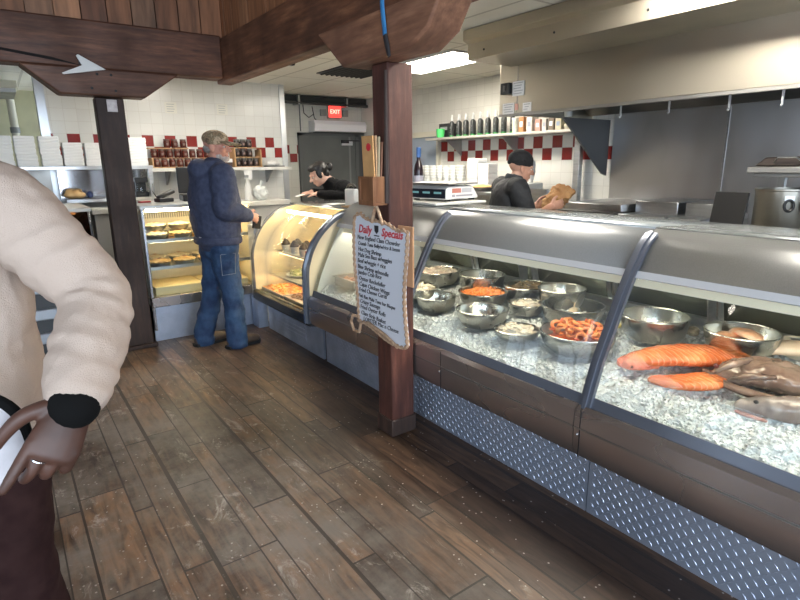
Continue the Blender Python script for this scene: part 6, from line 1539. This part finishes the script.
for s, sg in (('l', 1), ('r', -1)):
    b.limb([J['chest'] + l * sg * .10 + V((0, 0, .08)), J['sh_' + s], J['el_' + s] * .8 + J['sh_' + s] * .2, J['el_' + s] + (J['wr_' + s] - J['el_' + s]) * .06], [.08, .086, .078, .074], 20, folds(.05, 50, sg), flat=f)
sh_ = b.build('black_shirt', BSH, chef, remesh=.008, smooth=2, disp=((.06, .012),))
b = MB(); b.limb([J['neck'] + f * .06 + l * .035, J['neck'] + l * .075 + V((0, 0, .012)), J['neck'] - f * .07 + V((0, 0, .03)), J['neck'] - l * .075 + V((0, 0, .012)), J['neck'] + f * .06 - l * .035], [(.028, .010)] * 5, 12, flat=(0, 0, 1)); b.build('collar', mat('charcoal_collar', (.035, .04, .045), .8), sh_)
plain_legs(chef, J, BLKT, 'trousers')
b = MB(); b.M = Hm; b.ball((0, -.018, .062), (.086, .107, .082), seg=26, rings=16); b.limb([(0, -.115, .028), (.085, -.015, .035), (0, .085, .045), (-.085, -.015, .035), (0, -.115, .028)], [(.022, .011)] * 5, 10, flat=(0, 0, 1))
b.build('beanie', mat('black_beanie', (.006, .006, .007), .9, 0, (.012, .012, .013), 60, bmp=.6), chef, remesh=.006, smooth=2)
bp = J['wr_r'] * .5 + J['wr_l'] * .5 + f * .10 + V((0, 0, .04))
w_ = thing('paper_bag', 'crumpled brown paper bag in the hands of the person in the black beanie', 'bag', bp)
KRAFT = mat('kraft_paper', (.36, .18, .07), .8, 0, (.48, .27, .12), 10, bmp=.4)
b = MB(); b.limb([bp - f * .06 - V((0, 0, .05)), bp - f * .01, bp + f * .06 + V((0, 0, .05)), bp + f * .10 + V((0, 0, .06))], [(.05, .06), (.075, .085), (.088, .09), (.06, .07)], 18, folds(.08, 60, 2), flat=(0, 0, 1)); b.build('bag_body', KRAFT, w_, remesh=.007, disp=((.05, .05), (.02, .02)))
b = MB(); b.limb([bp + f * .115 + V((0, 0, .06)), bp + f * .145 + V((0, 0, .07))], [(.045, .07), (.03, .06)], 14, flat=(0, 0, 1)); b.build('rolled_top', KRAFT, w_, remesh=.006, disp=((.02, .012),))

# --- man close by in the cream fleece, hand at his pocket
yaw = math.atan2(-.80, -.60)
S = depth(-2, 203, 1.22); E = depth(95, 297, 1.24); Wp = depth(75, 401, 1.07)
f = V((math.cos(yaw), math.sin(yaw), 0)); l = V((-f.y, f.x, 0))
C0 = S - l * .205; C0.z = 0
def P(a, b_, c_): return V((C0.x, C0.y, 0)) + f * a + l * b_ + V((0, 0, c_))
J = dict(fwd=f, left=l, pelvis=P(-.02, 0, .93), waist=P(-.02, 0, 1.08), chest=P(0, 0, 1.31), neck=P(.015, 0, 1.535), head=P(.05, -.01, 1.68),
    sh_l=S, el_l=E, wr_l=Wp, sh_r=P(0, -.20, S.z), el_r=P(-.05, -.27, 1.17), wr_r=P(.15, -.25, .98),
    kn_l=P(.02, .085, .50), an_l=P(-.04, .10, .09), kn_r=P(.0, -.11, .50), an_r=P(-.05, -.13, .09))
hdir = (depth(34, 490, 1.0) - Wp).normalized()
vd = ((Wp - CAM).normalized() * .9 + V((-.2, 0, 0))).normalized()
J['hand_l'] = (hdir, vd, -1, .30, 1.25, [.12, .70, .95, 1.05]); J['hand_r'] = (-V((0, 0, 1)) + f * .3, l, -1, .4)
man, Hm = person('person', 'person in cream fleece and dark trousers with one hand at the pocket', (C0.x, C0.y, 0), skin('dark_skin', (.052, .022, .014), (.090, .040, .027)), J, yaw + .1, vox=.0042)
CRM = mat('cream_fleece', (.46, .36, .295), .9, 0, (.51, .405, .335), 5, bmp=.35, bscale=380)
DRK = mat('dark_trim', (.004, .004, .004), .9, spec=.15)
wrl = folds(.055, 88, 1.3, 1.2)
b = MB()
b.limb([P(0, 0, .94), P(0, 0, 1.05), P(0, 0, 1.22), P(0, 0, 1.36), P(.005, 0, 1.47), P(.01, 0, 1.535)], [(.165, .215), (.17, .22), (.165, .215), (.155, .205), (.12, .165), (.075, .09)], 30, folds(.025, 30, 2), flat=f)
def wr_arm(L_, th):
    k = min(max((L_ - .22) / .1, 0), 1)
    return 1 + k * .055 * math.sin(L_ * 120 + 1.3 * math.sin(th * 1.0) + .8 * math.sin(th * 2 + 1)) * (.55 + .45 * math.sin(L_ * 41 + th))
mid = S * .5 + E * .5
b.limb([P(0, .10, S.z + .01), S, mid + l * .005, E, E * .5 + Wp * .5 + l * .006, Wp + (E - Wp) * .10], [.085, .094, .088, .075, .073, .062], 34, wr_arm, flat=f, dens=.008)
b.limb([P(0, -.10, S.z + .01), J['sh_r'], J['el_r'], J['wr_r'] + (J['el_r'] - J['wr_r']) * .12], [.085, .092, .078, .064], 26, folds(.05, 70, 2), flat=f)
b.limb([P(.06, .05, 1.53), P(0, .08, 1.545), P(-.07, 0, 1.555), P(0, -.08, 1.545), P(.06, -.05, 1.53)], [.022] * 5, 14)
jk = b.build('fleece', CRM, man, remesh=.0055, smooth=2, disp=((.08, .012), (.03, .005)))
for s in ('l', 'r'):
    w0 = J['wr_' + s]; e0 = J['el_' + s]
    b = MB(); b.limb([w0 + (e0 - w0) * .16, w0 + (e0 - w0) * .06, w0 - (e0 - w0) * .03], [.056, .053, .048], 26, lambda L_, th: 1 + .012 * math.sin(th * 26)); b.build('black_cuff', DRK, jk)
# jacket front pushed back at the pocket: dark piping and paler lining
ln = [depth(-12, 396, 1.05), depth(8, 406, 1.055), depth(23, 422, 1.06), depth(30, 446, 1.07), depth(24, 472, 1.07), depth(0, 496, 1.065)]
inn = [depth(-50, 430, 1.03), depth(-35, 440, 1.035), depth(-20, 450, 1.04), depth(-12, 462, 1.045), depth(-18, 478, 1.05), depth(-40, 500, 1.05)]
MB().sheet([ln, [p_ * .5 + q_ * .5 - f * -.012 for p_, q_ in zip(ln, inn)], inn]).build('jacket_flap', mat('pale_lining', (.52, .50, .52), .8, 0, (.60, .58, .6), 14, bmp=.3), jk, solid=.012, off=0, sub=2)
MB().limb(ln[:4], [.010, .011, .011, .006], 10).build('dark_piping', DRK, jk)
DTR = mat('dark_brown_cloth', (.020, .0085, .0085), .95, 0, (.030, .014, .013), 20, bmp=.3, spec=.12)
plain_legs(man, J, DTR, 'trousers', (.112, .095, .082))
b = MB(); b.M = Hm; b.ball((0, -.02, .052), (.079, .098, .078), seg=24, rings=16); b.build('short_hair', HAIR, man, remesh=.006, disp=((.01, .006),))
# ring on the ring finger
hn = vd * 1.0; hn = (hn - hdir * hn.dot(hdir)).normalized(); hl = hdir.cross(hn) * -1
rp_ = Wp + hdir * .078 * 1.25 + hl * .0105 * 1.25; d0 = (hdir + hl * .023).normalized(); a0 = .70 * .5
dd = d0 * math.cos(a0) + hn * math.sin(a0); rp_ = rp_ + dd * .022; u_ = dd.cross(hl).normalized()
MB().tube([rp_ + hl * (.0142 * math.cos(a)) + u_ * (.0142 * math.sin(a)) for a in [i * PI / 10 for i in range(20)]], .0022, 8, closed=True).build('silver_ring', CHROME, man)
# ------------------------------------------------------------------ daylight and view
w = bpy.data.worlds.new('sky'); sc.world = w; w.use_nodes = True
bg = w.node_tree.nodes['Background']; bg.inputs[0].default_value = (.74, .86, 1.0, 1); bg.inputs[1].default_value = 12
def portal(name, loc, rot, sx, sy):
    l = bpy.data.lights.new(name, 'AREA'); l.shape = 'RECTANGLE'; l.size = sx; l.size_y = sy; l.cycles.is_portal = True
    o = bpy.data.objects.new(name, l); COL.objects.link(o); o.location = loc; o.rotation_euler = rot
portal('daylight_rear', (-1.45, -3.21, 1.8), (PI / 2, 0, 0), 1.9, 2.2)
portal('daylight_door', (.7, -3.21, 1.48), (PI / 2, 0, 0), 1.6, 2.85)
portal('daylight_left', (-3.01, -1.55, 1.85), (PI / 2, 0, -PI / 2), 2.1, 2.1)
portal('daylight_left_far', (-3.01, 2.475, 1.15), (PI / 2, 0, -PI / 2), .55, 1.9)
vs = sc.view_settings; vs.view_transform = 'Standard'; vs.look = 'None'; vs.gamma = 1; vs.use_curve_mapping = False; vs.exposure = 0.18
sc.cycles.use_denoising = True
sc.cycles.max_bounces = 10; sc.cycles.transparent_max_bounces = 16; sc.cycles.diffuse_bounces = 5; sc.cycles.caustics_reflective = False; sc.cycles.caustics_refractive = False
sc.cycles.sample_clamp_indirect = 6
